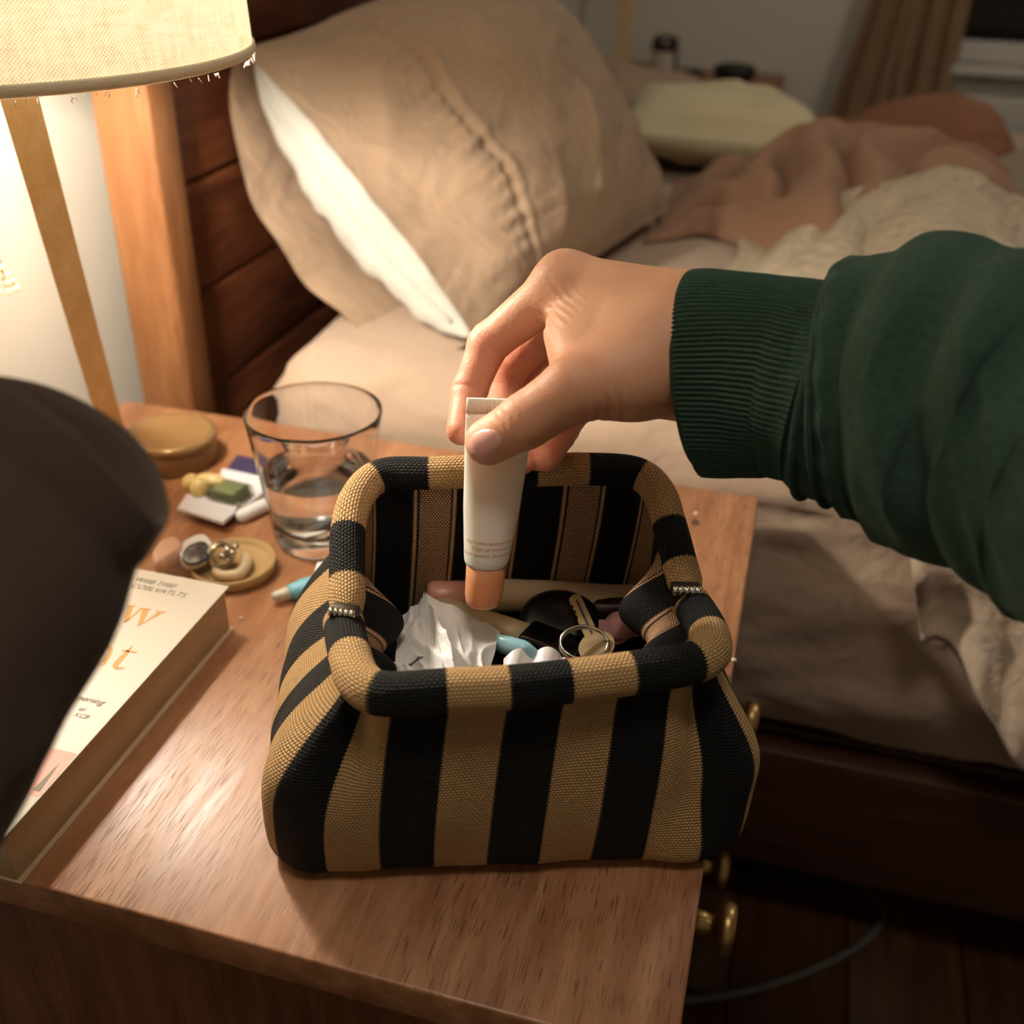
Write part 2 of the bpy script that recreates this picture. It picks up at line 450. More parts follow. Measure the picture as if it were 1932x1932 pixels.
# ================================================================== bed
bed = thing('bed_frame', (.45, 1.6, 0), 'dark wooden bed frame with a boarded headboard and amber end post', 'bed')
HX0, HX1 = -.622, -.563
mk('headboard_post', *span(HX0, HX1, .85, .893, 0, 1.15, .004), M['post'], bed, label='amber lit wooden end post')
mk('headboard_post', *span(HX0, HX1, 2.31, 2.353, 0, 1.15, .004), M['mahog'], bed)
zb = [.28, .39, .50, .61, .72, .83, .94, 1.05]
for a, b in zip(zb[:-1], zb[1:]):
    mk('headboard_board', *span(-.612, -.578, .893, 2.31, a + .0015, b - .0015, .004), M['mahog'], bed)
mk('headboard_rail', *span(HX0, HX1, .893, 2.31, 1.052, 1.13, .004), M['mahog'], bed)
mk('side_rail', *span(-.563, 1.5, .800, .828, .10, .257, .004), M['mahog_x'], bed)
mk('side_rail', *span(-.563, 1.5, 2.27, 2.298, .10, .257, .004), M['mahog_x'], bed)
mk('foot_rail', *span(1.5, 1.54, .800, 2.298, 0, .40, .004), M['mahog'], bed)
mk('mattress_base', *span(-.56, 1.5, .83, 2.268, .225, .262, .003), M['mahog_x'], bed)
for x in (.1, 1.3):
    for y in (1.0, 2.1):
        mk('leg', *span(x - .03, x + .03, y - .03, y + .03, 0, .225, .003), M['mahog_x'], bed)

def mattress():
    c = np.array([.515, 1.545, .4325]); size = (1.95, 1.49, .333); r = .055
    def ax(h, step):
        e = [-h + r * (1 - math.cos(math.pi / 2 * i / 5)) for i in range(6)]
        n = max(2, int((2 * h - 2 * r) / step)); mid = list(np.linspace(-h + r, h - r, n + 1))[1:-1]
        return np.array(e + mid + [-x for x in reversed(e)])
    V, Fc = rbox_axes((0, 0, 0), size, r, [ax(.975, .014), ax(.745, .018), ax(.1665, .012)])
    h = np.array(size) / 2
    Q = np.clip(V, -(h - r * 1.01), h - r * 1.01); Nn = V - Q; L = np.linalg.norm(Nn, axis=1, keepdims=True); Nn = np.where(L > 1e-6, Nn / np.maximum(L, 1e-6), 0)
    out = V.copy()
    for i, p in enumerate(V):
        side = Nn[i, 1] < -.3
        q = Vector((p[0] * 3.0, p[1] * 5, p[2] * 17 + p[0] * 2.2))
        d = .006 * mnoise.noise(q) + .0035 * mnoise.noise(q * 2.3)
        rid = 1 - abs(mnoise.noise(Vector((p[0] * 2.2 + 4, p[1] * 3, p[2] * 24 - p[0] * 5.0))))
        d += (.009 if side else .005) * rid ** 5
        if side: d += .010 * math.cos(p[2] / .1665 * 1.5) - .006
        if Nn[i, 2] > .5: d = d * .6 + .005 * fbm((p[0] * 2.2, p[1] * 2.2, 3.0), 2)
        out[i] = p + Nn[i] * d
    return out + c, Fc
mk('mattress', *mattress(), M['sheet'], label='mattress under a wrinkled taupe fitted sheet', cat='mattress')

# ---- leaning pillow: case open at the near end, white pillow showing inside
A0 = atZ(893, 642, .612)                    # near bottom
A1 = atZ(1262, 392, .625)                   # far bottom
B0 = atX(452, 95, -.545)                    # near top, against the headboard
B1 = B0 + (A1 - A0) * 1.12 + np.array([-.02, .02, .03])
def lens_pt(a, b, A0=A0, A1=A1, B0=B0, B1=B1):
    # a along the length, b bottom->top, both 0..1
    lo = A0 + (A1 - A0) * a; hi = B0 + (B1 - B0) * a
    return lo + (hi - lo) * b
NP = np.cross(A1 - A0, B0 - A0); NP /= np.linalg.norm(NP)
if NP[0] < 0: NP = -NP
def wr(a, b, seed):
    d = .010 * mnoise.noise(Vector((a * 3.0 + seed, b * 2.5, 1.0))) + .008 * mnoise.noise(Vector((a * 7 + b * 4 + seed, b * 3.0, 2.0)))
    rd = 1 - abs(mnoise.noise(Vector((a * 5.5 - b * 2.2 + seed, b * 1.6 + a * 1.2, 4.0))))
    d += .016 * max(0, rd - .45) ** 1.5
    rd2 = 1 - abs(mnoise.noise(Vector((a * 3 + seed * 2, b * 9 + a * 2, 7.0))))
    fl_ = abs(math.sin(math.pi * (2.6 * a - 1.9 * b + 1.1 * mnoise.noise(Vector((a * 2.4 + seed, b * 2.0, 3.3)))))) ** .6
    return d + .006 * rd2 ** 6 + .014 * (fl_ - .75) * sstep(.3, .5, a) * (.5 + mnoise.noise(Vector((a * 2, b * 3, 9))))
def pillowcase():
    nu, nv = 190, 84; V = []
    for side in (0, 1):
        for i in range(nu):
            a = i / (nu - 1)
            for j in range(nv):
                b = j / (nv - 1); e = (1 - abs(2 * b - 1) ** 2.2) ** .62
                if side == 0:      # front
                    open_ = .012 + .098 * (sstep(0, .45, a) ** .8)
                    endc = (1 - max(0, (a - .35) / .65) ** 2.6) ** .6 if a < 1 else 0
                    h = open_ * e * endc
                    h += wr(a, b, 1.7) * min(1, e * 1.6) * (.4 + .6 * endc) * (.15 + .85 * sstep(.02, .2, a))
                    seam = math.exp(-((a - .245) / .007) ** 2) * .003 - math.exp(-((a - .230) / .007) ** 2) * .0045
                    h += seam * e
                    h += .0030 * math.sin(b * 150 + 6 * mnoise.noise(Vector((b * 6, 0, 1)))) * math.exp(-((a - .205) / .028) ** 2) * e
                    aa = a
                else:              # back, the flap reaches a little further out
                    kx = .045 * max(0, math.sin(math.pi * b)) ** .5; aa = a * (1 + kx) - kx
                    endc = (1 - max(0, (a - .45) / .55) ** 2.6) ** .6 if a < 1 else 0
                    h = -(.10 * e * endc) + .003 * math.sin(b * 24) * (1 - a) ** 3
                P = lens_pt(aa, b) + NP * h
                V.append(P)
    V = np.array(V); f = gridf(nu, nv); n = nu * nv
    Fc = f + [tuple(i + n for i in reversed(q)) for q in f]
    # long seams and the far end are closed
    for i in range(nu - 1):
        for j in (0, nv - 1):
            q = (i * nv + j, (i + 1) * nv + j, n + (i + 1) * nv + j, n + i * nv + j); Fc.append(q)
    for j in range(nv - 1):
        Fc.append(((nu - 1) * nv + j, (nu - 1) * nv + j + 1, n + (nu - 1) * nv + j + 1, n + (nu - 1) * nv + j))
    return V, Fc
def inner_pillow():
    nu, nv = 40, 60; V = []
    for side in (0, 1):
        for i in range(nu):
            t = i / (nu - 1); a = .012 + .6 * t ** 1.6
            for j in range(nv):
                b = .02 + .93 * j / (nv - 1); e = (1 - abs(2 * (b - .48) / .95) ** 2.2); e = max(e, 0) ** .62
                endc = (min(1, t / .10)) ; endc = (1 - (1 - endc) ** 2) ** .5
                close = (1 - t ** 3)
                f0, b0 = .003, -.062
                mid = b0 * .45
                h = f0 * e if side == 0 else b0 * e
                h = mid * e + (h - mid * e) * endc * close ** .5
                V.append(lens_pt(a, b) + NP * (h + (.0022 * math.sin(b * 62 + 5 * mnoise.noise(Vector((b * 5, t * 3, 2)))) + .006 * mnoise.noise(Vector((b * 9, t * 5, 6)))) * (1 - t) * e))
    V = np.array(V); f = gridf(nu, nv); n = nu * nv
    Fc = f + [tuple(i + n for i in reversed(q)) for q in f]
    for j in range(nv - 1):
        Fc.append((j, j + 1, n + j + 1, n + j))
    return V, Fc
pl = thing('pillow', (A0 + A1) / 2, 'large taupe pillow leaning on the headboard, white inner showing at its open end', 'pillow')
pc = mk('pillowcase', *pillowcase(), M['case'], pl)
mk('inner_pillow', *inner_pillow(), M['white_pillow'], pl, label='white pillow inside the open case')
sp = np.array([lens_pt(.010, b) + NP * (-.021 * max(0, 1 - abs(2 * (b - .48) / .95) ** 2.2) ** .62) for b in np.linspace(.08, .93, 60)])
mk('pillow_seam', *tube(sp, .0022, 8), M['white_pillow'], pl)

def soft_pillow(name, c, size, R, mat, label, seed, puff=1.0, noise_amp=.012):
    nu, nv = 46, 36; V = []
    for side in (1, -1):
        for i in range(nu):
            x = 2 * i / (nu - 1) - 1
            for j in range(nv):
                y = 2 * j / (nv - 1) - 1
                e = max(0, (1 - abs(x) ** 3.4)) ** .5 * max(0, (1 - abs(y) ** 3.4)) ** .5
                h = side * size[2] / 2 * e * puff
                h += noise_amp * fbm((x * 1.6 + seed, y * 1.6, side * 2.0), 3) * e
                px = x * size[0] / 2 * (1 - .06 * abs(y) ** 2 * (1 - abs(x))); py = y * size[1] / 2
                V.append((px, py, h))
    V = np.array(V); f = gridf(nu, nv); n = nu * nv
    Fc = f + [tuple(i + n for i in reversed(q)) for q in f]
    for i in range(nu - 1):
        for j in (0, nv - 1): Fc.append((i * nv + j, (i + 1) * nv + j, n + (i + 1) * nv + j, n + i * nv + j))
    for j in range(nv - 1):
        for i in (0, nu - 1): Fc.append((i * nv + j, i * nv + j + 1, n + i * nv + j + 1, n + i * nv + j))
    return mk(name, V @ np.asarray(R).T + np.asarray(c), Fc, mat, label=label, cat='pillow')
def Rxyz(x, y, z):
    return np.array(Matrix.Rotation(z, 3, 'Z') @ Matrix.Rotation(y, 3, 'Y') @ Matrix.Rotation(x, 3, 'X'))
pcen = atY(1190, 190, 2.02)
soft_pillow('pillow', (-.36, 2.06, .650), (.34, .42, .085), Rxyz(0, .12, .1), M['case'], 'taupe pillow lying behind the cream pillow near the far nightstand', 3.1)
ccen = atY(1355, 250, 1.80)
soft_pillow('pillow', (-.142, 1.80, .655), (.30, .36, .112), Rxyz(-.05, .03, .12), M['cream'], 'pale cream pillow lying flat in the middle of the bed', 8.2)

# ---- blankets piled on the bed: heaps of folded cloth
def heap(name, ridge, yc, w0, w1, mat, label, cat, seed, fold=.02, xs=None, ffreq=9.0, zmin=.607, tilt=0.0, nx=110, ny=56, skirt=1.0):
    """ridge: list of (px,py) silhouette points taken at depth plane y=yc; the cloth falls w0 towards the viewer and w1 away"""
    R_ = np.array([atY(px, py, yc) for px, py in ridge]); o = np.argsort(R_[:, 0]); R_ = R_[o]
    X0, X1 = R_[0, 0], R_[-1, 0]; V = []
    for i in range(nx):
        s = i / (nx - 1); x = X0 + (X1 - X0) * s; zt = np.interp(x, R_[:, 0], R_[:, 2])
        for j in range(ny):
            t = 2 * j / (ny - 1) - 1
            wloc = (w0 * (1 + .45 * mnoise.noise(Vector((s * 3.5 + seed, 1.0, 2.0)))) if t < 0 else w1)
            prof = max(0, 1 - abs(t) ** 2.0) ** (.45 if t < 0 else .9)
            z = zmin + (zt - zmin) * prof
            y = yc + wloc * t + .03 * mnoise.noise(Vector((s * 5 + seed, t * 1.5, 0)))
            wq = mnoise.noise(Vector((s * 2.2 + seed, t * 1.6, seed * .7))) * 1.6; f1 = abs(math.sin(math.pi * (ffreq * .42 * (s * .9 - t * .55) + wq))) ** .55
            f2 = mnoise.noise(Vector((s * ffreq + seed, t * 4, 9)))
            e = min(1, prof * 1.4) * min(1, min(s, 1 - s) * 8)
            z += (fold * (f1 - .75) * (.6 + .6 * mnoise.noise(Vector((s * 3, t * 2, seed + 3)))) + fold * .2 * f2) * e
            edge = min(1, min(s, 1 - s) * 9) ** .5
            z = zmin + (z - zmin) * edge
            V.append((x + tilt * (z - zmin) + .012 * f2, y, max(z, zmin - .001)))
    V = np.array(V); f = gridf(nx, ny); n = len(V)
    low = V.copy(); low[:, 2] = np.maximum(low[:, 2] - .012, zmin - .003)
    Fc = f + [tuple(i + n for i in reversed(q)) for q in f]
    for i in range(nx - 1):
        for j in (0, ny - 1): Fc.append((i * ny + j, (i + 1) * ny + j, n + (i + 1) * ny + j, n + i * ny + j))
    for j in range(ny - 1):
        for i in (0, nx - 1): Fc.append((i * ny + j, i * ny + j + 1, n + i * ny + j + 1, n + i * ny + j))
    return mk(name, np.concatenate([V, low]), Fc, mat, label=label, cat=cat)
heap('blanket', [(1330, 330), (1400, 275), (1460, 240), (1540, 222), (1600, 225), (1640, 205), (1720, 185), (1800, 175), (1870, 195), (1905, 235), (1930, 300)], 1.86, .26, .10, M['rust'],
     'rust brown blanket bunched up farthest back on the bed', 'blanket', 2.0, fold=.012, ffreq=5)
heap('blanket', [(1262, 420), (1285, 350), (1340, 318), (1420, 300), (1490, 262), (1560, 245), (1650, 250), (1750, 262), (1830, 300), (1900, 360), (1990, 430)], 1.52, .25, .12, M['fleece'],
     'soft mauve brown fleece blanket heaped behind the sherpa throw', 'blanket', 5.0, fold=.09, ffreq=8)
heap('throw', [(1390, 492), (1450, 450), (1530, 400), (1620, 360), (1700, 335), (1780, 318), (1850, 335), (1895, 380), (1960, 395), (2060, 430)], 1.30, .42, .08, M['sherpa'],
     'cream sherpa throw rumpled across the bed behind the arm', 'throw', 7.0, fold=.040, ffreq=6, zmin=.614)
heap('blanket', [(1815, 345), (1860, 318), (1932, 290), (2020, 270), (2120, 265), (2260, 280)], 1.60, .20, .20, M['grey_blanket'],
     'grey brown blanket at the right edge beside the sherpa throw', 'blanket', 11.0, fold=.02)
# duvet hanging over the side of the bed
def overhang():
    nx, ny = 70, 90; V = []
    lead = [(.150, .645), (.158, .60), (.165, .53), (.175, .47), (.192, .435), (.235, .40), (.29, .375), (.33, .35)]
    for i in range(nx):
        s = i / (nx - 1)
        for j in range(ny):
            t = j / (ny - 1)
            x = .100 + .95 * s
            drop = .13 + .13 * sstep(0, .16, s) + .02 * mnoise.noise(Vector((s * 6, 2, 1)))
            if t < .55:
                q = t / .55; y = 1.02 - (1.02 - .80) * q; z = .626 + .006 * fbm((s * 6, q * 3, 2.0), 2)
            else:
                q = (t - .55) / .45; ang = min(1, q / .25) * math.pi / 2
                y = .80 - .035 * math.sin(ang); z = .585 + .037 * math.cos(ang) - max(0, q - .25) / .75 * drop
                y -= .024 * (1 - abs(mnoise.noise(Vector((s * 16, q * 3 + s * 5, 5))))) ** 2 * q
                y += -.010 * math.sin(s * 40 + q * 4) * q
            skew = .055 * max(0, t - .55) / .45
            V.append((x + skew * (1 - s), y, z))
    V = np.array(V); f = gridf(nx, ny); n = len(V); W = V + np.array([.004, .014, -.014])
    Fc = f + [tuple(k + n for k in reversed(q)) for q in f]
    for i in range(nx - 1):
        for j in (0, ny - 1): Fc.append((i * ny + j, (i + 1) * ny + j, n + (i + 1) * ny + j, n + i * ny + j))
    for j in range(ny - 1):
        for i in (0, nx - 1): Fc.append((i * ny + j, i * ny + j + 1, n + i * ny + j + 1, n + i * ny + j))
    return np.concatenate([V, W]), Fc
M['duvet'] = cloth('taupe_duvet', (206, 186, 164), (190, 168, 146), crinkle=.6, cscale=34, cdist=.008)
mk('duvet', *overhang(), M['duvet'], label='crumpled taupe duvet corner hanging over the side of the mattress', cat='duvet')

# ================================================================== far nightstand and what stands on it
fn = thing('nightstand', (-.34, 2.86, 0), 'brown nightstand in the far corner beyond the bed', 'nightstand')
mk('tabletop', *span(-.60, -.085, 2.62, 3.15, .525, .55, .003), M['walnut'], fn)
mk('cabinet', *span(-.585, -.10, 2.64, 3.13, .12, .525, .003), M['walnut_side'], fn)
for x in (-.56, -.125):
    for y in (2.66, 3.11): mk('leg', *span(x - .02, x + .02, y - .02, y + .02, 0, .12, .002), M['walnut_side'], fn)
p = atZ(1175, 128, .551); fx, fy = p[0], min(p[1], 3.05)
fl2 = thing('table_lamp', (fx, fy, .55), 'wooden post lamp on the far nightstand', 'lamp')
mk('lamp_base', *lathe([(0, 0), (.075, 0), (.075, .012), (.07, .016), (0, .016)], (fx + .03, fy - .01, .551)), M['post'], fl2)
mk('lamp_post', *tube([(fx, fy, .566), (fx, fy, .99)], .023, 4, up=(1, .7, 0)), M['lampwood'], fl2, smooth=False)
mk('lamp_shade', *lathe([(.11, 0), (.11, .2), (.107, .2), (.107, 0)], (fx, fy, .96)), plain('linen_off', (210, 200, 180), .9), fl2)
p = atZ(1250, 143, .551); q = np.array([p[0], p[1], .551])
cj = thing('candle_jar', q, 'amber candle jar with a white label on the far nightstand', 'candle')
mk('jar', *lathe([(0, 0), (.034, 0), (.036, .004), (.036, .085), (.031, .092), (.031, .096), (.028, .096), (.028, .04), (0, .04)], q), plain('amber_glass', (46, 22, 12), .12), cj)
th = np.linspace(math.radians(-165), math.radians(-40), 14)
LV = np.array([(q[0] + .0365 * math.cos(a), q[1] + .0365 * math.sin(a), q[2] + z) for a in th for z in (.008, .062)])
mk('label', LV, gridf(14, 2), plain('paper_label', (200, 190, 178), .8), cj)
mk('wax', *lathe([(0, 0), (.027, 0), (.027, .04), (0, .042)], q + np.array([0, 0, .045])), plain('wax', (226, 208, 160), .5), cj)
p = atZ(1383, 158, .551)
mk('speaker', *lathe([(0, 0), (.030, 0), (.042, .006), (.053, .022), (.054, .034), (.048, .044), (.03, .048), (0, .049)], p, 40, sx=1.0, sy=.8), M['black_plastic'],
   label='small round black speaker on the far nightstand', cat='speaker')
p = atZ(1135, 126, .551)
mk('box', *rbox((p[0] + .02, p[1] - .02, .562), (.075, .06, .022), .003, 2), M['white_plastic'], label='small white box behind the lamp post on the far nightstand', cat='box')
p = atZ(1290, 138, .551)
mk('tray', *rbox((p[0], p[1], .556), (.10, .05, .010), .004, 2, rotz(.5)), M['dark_metal'], label='small dark tray behind the candle jar', cat='tray')

# ================================================================== near nightstand
NX0, NX1, NY0, NY1 = -.585, .008, .273, .776
ns = thing('nightstand', ((NX0 + NX1) / 2, (NY0 + NY1) / 2, 0), 'walnut nightstand beside the bed carrying the striped pouch, the glass and the book', 'nightstand')
kp = atZ(1312, 986) - WLOC[ns]
M['walnut_k'] = wood('walnut_top_knot', (166, 114, 78), (134, 86, 56), (190, 140, 100), 1, .38, .7, 2.1, .55, knot=(kp[0], kp[1], .0042, .0062), bump=.3)
mk('tabletop', *rbox(((NX0 + NX1) / 2, (NY0 + NY1) / 2, T - .011), (NX1 - NX0, NY1 - NY0, .022), .0018, 2), M['walnut_k'], ns)
for x in (NX0 + .022, NX1 - .026):
    for y in (NY0 + .022, NY1 - .022):
        mk('leg', *span(x - .02, x + .02, y - .02, y + .02, 0, T - .022, .002), M['walnut_side'], ns)
mk('side_panel', *span(NX0 + .042, NX1 - .046, NY0 + .016, NY0 + .028, .16, T - .022, .001), M['walnut_side'], ns)
mk('side_panel', *span(NX0 + .042, NX1 - .046, NY1 - .028, NY1 - .016, .16, T - .022, .001), M['walnut_side'], ns)
mk('back_panel', *span(NX0 + .006, NX0 + .016, NY0 + .042, NY1 - .042, .16, T - .022, .001), M['walnut_side'], ns)
mk('bottom_shelf', *span(NX0 + .01, NX1 - .02, NY0 + .02, NY1 - .02, .16, .178, .001), M['walnut_side'], ns)
knob = [(0, 0), (.0075, 0), (.0075, .014), (.0060, .018), (.008, .021), (.0150, .023), (.0162, .026), (.0162, .030), (.0145, .033), (0, .034)]
for z0, z1 in ((.345, .52), (.185, .338)):
    d = mk('drawer', *span(NX1 - .040, NX1 - .006, NY0 + .045, NY1 - .045, z0, z1, .003), M['walnut_side'], ns)
    for yk in (.445, .64):
        mk('knob', *lathe(knob, (NX1 - .007, yk, (z0 + z1) / 2 - .005), 24, (1, 0, 0)), M['brass'], d, label='aged brass knob')

# ================================================================== tripod lamp
lx, ly = LAMP_XY; lz = LAMP_Z0
lamp = thing('table_lamp', (lx, ly, T), 'lit tripod table lamp with pale wooden legs and a linen drum shade', 'lamp')
def shade_mat():
    k = N('linen_shade'); t = k.t; v = k.coord('UV')
    sx = k.n('ShaderNodeSeparateXYZ'); k.l(v, sx.inputs[0])
    def thread(o, f, s):
        a = k.math('SINE', k.math('MULTIPLY', o, f)); return a
    nz = k.noise(k.mapping(v, (260, 60, 1)), 1.0, 3); nz2 = k.noise(k.mapping(v, (60, 300, 1)), 1.0, 3)
    wv = k.math('MULTIPLY', thread(sx.outputs[0], 2 * math.pi / .0021, 0), thread(sx.outputs[1], 2 * math.pi / .0021, 0))
    wv = k.math('ADD', k.math('MULTIPLY', wv, .30), .45)
    f = k.math('ADD', wv, k.math('ADD', k.math('MULTIPLY', nz, .5), k.math('MULTIPLY', nz2, .5)))
    col = k.ramp(f, [(.55, lin((206, 184, 140))), (1.25, lin((250, 238, 205)))])
    f2 = k.math('MULTIPLY', f, .8)
    col = k.ramp(f2, [(.45, lin((196, 172, 126))), (1.0, lin((250, 240, 212)))])
    d = k.n('ShaderNodeBsdfDiffuse'); k.l(col, d.inputs[0])
    tr = k.n('ShaderNodeBsdfTranslucent'); k.l(col, tr.inputs[0])
    mx = k.n('ShaderNodeMixShader'); mx.inputs[0].default_value = .085
    k.l(d.outputs[0], mx.inputs[1]); k.l(tr.outputs[0], mx.inputs[2])
    k.l(mx.outputs[0], t.nodes['Material Output'].inputs[0])
    return k.m
def shade():
    seg, H = 160, .235; V = []; U = []
    rows = [0, .002, .004, .008, .012] + list(np.linspace(.016, H - .012, 14)) + [H - .004, H]
    for i in range(seg + 1):
        a = 2 * math.pi * i / seg
        for z in rows:
            r = LAMP_R - .012 * z / H - (.0012 if z < .006 or z > H - .006 else 0)
            V.append((lx + r * math.cos(a), ly + r * math.sin(a), lz + z)); U.append((a * LAMP_R, z))
    return np.array(V), gridf(seg + 1, len(rows)), U
v_, f_, u_ = shade()
sh = mk('lamp_shade', v_, f_, shade_mat(), lamp, uv=u_, label='cream linen drum shade')
th = np.linspace(0, 2 * np.pi, 120, endpoint=False)
hem = np.stack([lx + (LAMP_R + .0002) * np.cos(th), ly + (LAMP_R + .0002) * np.sin(th), np.full(120, lz + .0035)], 1)
mk('shade_hem', *tube(hem, .0012, 8, True, up=(0, 0, 1), sx=2.6), cloth('linen_hem', (240, 224, 190), wv=.4), sh)
# frayed threads under the hem
rr = random.Random(4); fr = []
for i in range(70):
    a = rr.uniform(-1.9, .9); b = np.array([lx + LAMP_R * math.cos(a), ly + LAMP_R * math.sin(a), lz - .0006]); L = rr.uniform(.0012, .0042)
    fr.append(tube([b, b + np.array([rr.uniform(-.002, .002), rr.uniform(-.002, .002), -L])], [.0003, .0002], 4))
fo = mk('frayed_thread', *join(*fr), plain('thread', (240, 222, 190), .9), sh); fo['kind'] = 'stuff'
# spider ring, socket, bulb
for a in (0, 2.09, 4.19):
    mk('shade_spoke', *tube([(lx, ly, lz + .075), (lx + (LAMP_R - .006) * math.cos(a), ly + (LAMP_R - .006) * math.sin(a), lz + .075)], .0015, 6), M['steel'], sh)
mk('socket', *lathe([(0, 0), (.008, 0), (.010, .01), (.010, .04), (0, .04)], (lx, ly, lz - .012), 24), M['white_plastic'], lamp)
kb = N('bulb_glow'); kb.b.inputs['Emission Color'].default_value = (*BULB_COL, 1); kb.b.inputs['Emission Strength'].default_value = BULB_STRENGTH
mk('bulb', *lathe([(0, 0), (.012, .002), (.014, .012), (.024, .03), (.027, .044), (.022, .058), (.01, .066), (0, .067)], (lx, ly, lz + .026), 28), kb.m, lamp)
# legs: one runs down to the back right, two are behind the frame edge
top = np.array([lx, ly, lz + .045])
feet = [atZ(218, 838, T), np.array([-.562, .50, T]), np.array([-.500, .42, T])]
leg_top = [atD(42, 205, np.dot(np.array([lx + .01, ly + .02, lz]) - CAM, FWD)), np.array([lx - .01, ly - .01, lz + .03]), np.array([lx + .005, ly - .015, lz + .03])]
def leg_up(d, c):
    v = c - CAM; v = v / np.linalg.norm(v); s = np.cross(d, v); s /= np.linalg.norm(s); v2 = np.cross(s, d); return s + v2
for ft, tp in zip(feet, leg_top):
    d = (tp - ft); d /= np.linalg.norm(d); a = ft + d * .0; b = tp + d * .03
    mk('lamp_leg', *tube([a + np.array([0, 0, .004]), b], [.0135, .0150], 4, up=leg_up(d, (a + b) / 2)), M['lampwood'], lamp, smooth=False)
mk('lamp_hub', *lathe([(0, 0), (.009, 0), (.009, .02), (0, .02)], (lx, ly, lz - .030), 24), M['lampwood'], lamp)
# beaded pull chain
bx = atD(2, 505, .80)
for i in range(16):
    pass
bead = lathe([(0, -.0024), (.0012, -.0021), (.0022, -.001), (.0024, 0), (.0022, .001), (.0012, .0021), (0, .0024)], (0, 0, 0), 10)
tas = thing('bead_tassel', bx, 'cream beaded pull tassel hanging under the lamp shade', 'tassel')
mk('cord', *tube([bx + np.array([0, 0, .002]), (bx[0], bx[1], lz + .05)], .0008, 5), M['white_plastic'], tas)
beadmat = plain('cream_bead', (246, 228, 184), .4)
for r_i, nb in ((0, 1), (1, 3), (2, 5), (3, 7)):
    for k_ in range(nb):
        a = 2 * math.pi * k_ / nb + r_i * .4; rr_ = .0 if nb == 1 else .0012 * nb
        mk('bead', bead[0] + bx + np.array([rr_ * math.cos(a), rr_ * math.sin(a), -.0055 * r_i]), bead[1], beadmat, tas)

# ================================================================== glass of water
gc = np.array([-.3085, .612, T]); GH = .1060
def glass_mat(name, tint, ior, clear=0.0):
    k = N(name); k.b.inputs['Base Color'].default_value = tint; k.b.inputs['Roughness'].default_value = 0.0
    k.b.inputs['IOR'].default_value = ior; k.b.inputs['Transmission Weight'].default_value = 1.0
    if clear:
        tr = k.n('ShaderNodeBsdfTransparent'); mx = k.n('ShaderNodeMixShader'); mx.inputs[0].default_value = clear
        k.l(k.b.outputs[0], mx.inputs[1]); k.l(tr.outputs[0], mx.inputs[2]); k.l(mx.outputs[0], k.t.nodes['Material Output'].inputs[0])
    return k.m
gl = thing('drinking_glass', gc, 'clear drinking glass half full of water between the ring dish and the striped pouch', 'glass')
ro, ri_ = .0362, .0490
def gr(z): return ro + (ri_ - ro) * (z / GH) ** 1.1
out = [(0, .0012), (.028, .0010), (.033, .0), (.0353, .003)] + [(gr(z), z) for z in np.linspace(.008, GH - .0012, 14)]
rim = [(ri_ - .0003, GH), (ri_ - .0009, GH + .0002), (ri_ - .0015, GH - .0004)]
inn = [(gr(z) - .0017, z) for z in np.linspace(GH - .003, .020, 14)] + [(.031, .0155), (.026, .0140), (0, .0134)]
mk('glass_wall', *lathe(out + rim + inn, gc, 72), glass_mat('clear_glass', (1, 1, 1, 1), 1.40), gl)
WZ = .058
wat = [(0, .01365), (.026, .01425), (.0309, .01575)] + [(gr(z) - .0019, z) for z in np.linspace(.020, WZ - .001, 8)] + [(gr(WZ) - .0019, WZ), (gr(WZ) - .0045, WZ - .0006), (0, WZ - .0007)]
mk('water', *lathe(wat, gc, 72), glass_mat('water', (1, 1, 1, 1), 1.33), gl)

# ================================================================== round tin and the cord behind it
tc = atZ(330, 866); TR = .0365
def tin_prof(r, h): return [(0, 0), (r - .002, 0), (r, .002), (r, h - .003), (r - .0015, h), (0, h + .0005)]
tin = thing('tin', tc, 'round golden tin with a glossy lid at the back of the nightstand', 'tin')
mk('tin_body', *lathe(tin_prof(TR, .020), tc, 56), plain('gold_tin', (128, 98, 62), .45, .3), tin)
mk('tin_lid', *lathe([(0, 0), (TR + .0008, 0), (TR + .0010, .005), (TR - .001, .0072), (TR - .004, .0066), (0, .0066)], tc + np.array([0, 0, .020]), 56), plain('gold_lid', (150, 120, 78), .25, .4), tin)
cp = [atZ(225, 822, T + .002), atZ(262, 806, T + .002), atZ(300, 790, T + .004), atZ(335, 783, T + .006), atZ(362, 784, T + .006), atZ(378, 790, T + .002)]
mk('cord', *tube(crom(cp, 6), .0022, 8), M['black_plastic'], label='dark lamp cord looping behind the golden tin', cat='cord')

# ================================================================== little packets
def flat(name, px, h, z0, mat, label, cat, parent=None, r=None, smooth=False):
    P = np.array([atZ(x, y, T + z0) for x, y in px]); c = P.mean(0)
    V = np.concatenate([P, P + np.array([0, 0, h])]); n = len(P)
    # slightly smaller top for a soft edge
    V[n:, :2] = c[:2] + (V[n:, :2] - c[:2]) * .975
    Fc = [tuple(range(n))[::-1], tuple(range(n, 2 * n))] + [(i, (i + 1) % n, (i + 1) % n + n, i + n) for i in range(n)]
    return mk(name, V, Fc, mat, parent, label=label, cat=cat, smooth=smooth)
M['foil'] = plain('white_foil', (224, 222, 226), .35, .1, bump=.2, bscale=120)
M['navy'] = plain('navy_foil', (58, 54, 84), .3, .1, bump=.4, bscale=90)
flat('sachet', [(425, 898), (448, 866), (492, 874), (494, 902)], .004, .0005, M['navy'], 'navy blue foil sachet beside the water glass', 'sachet')
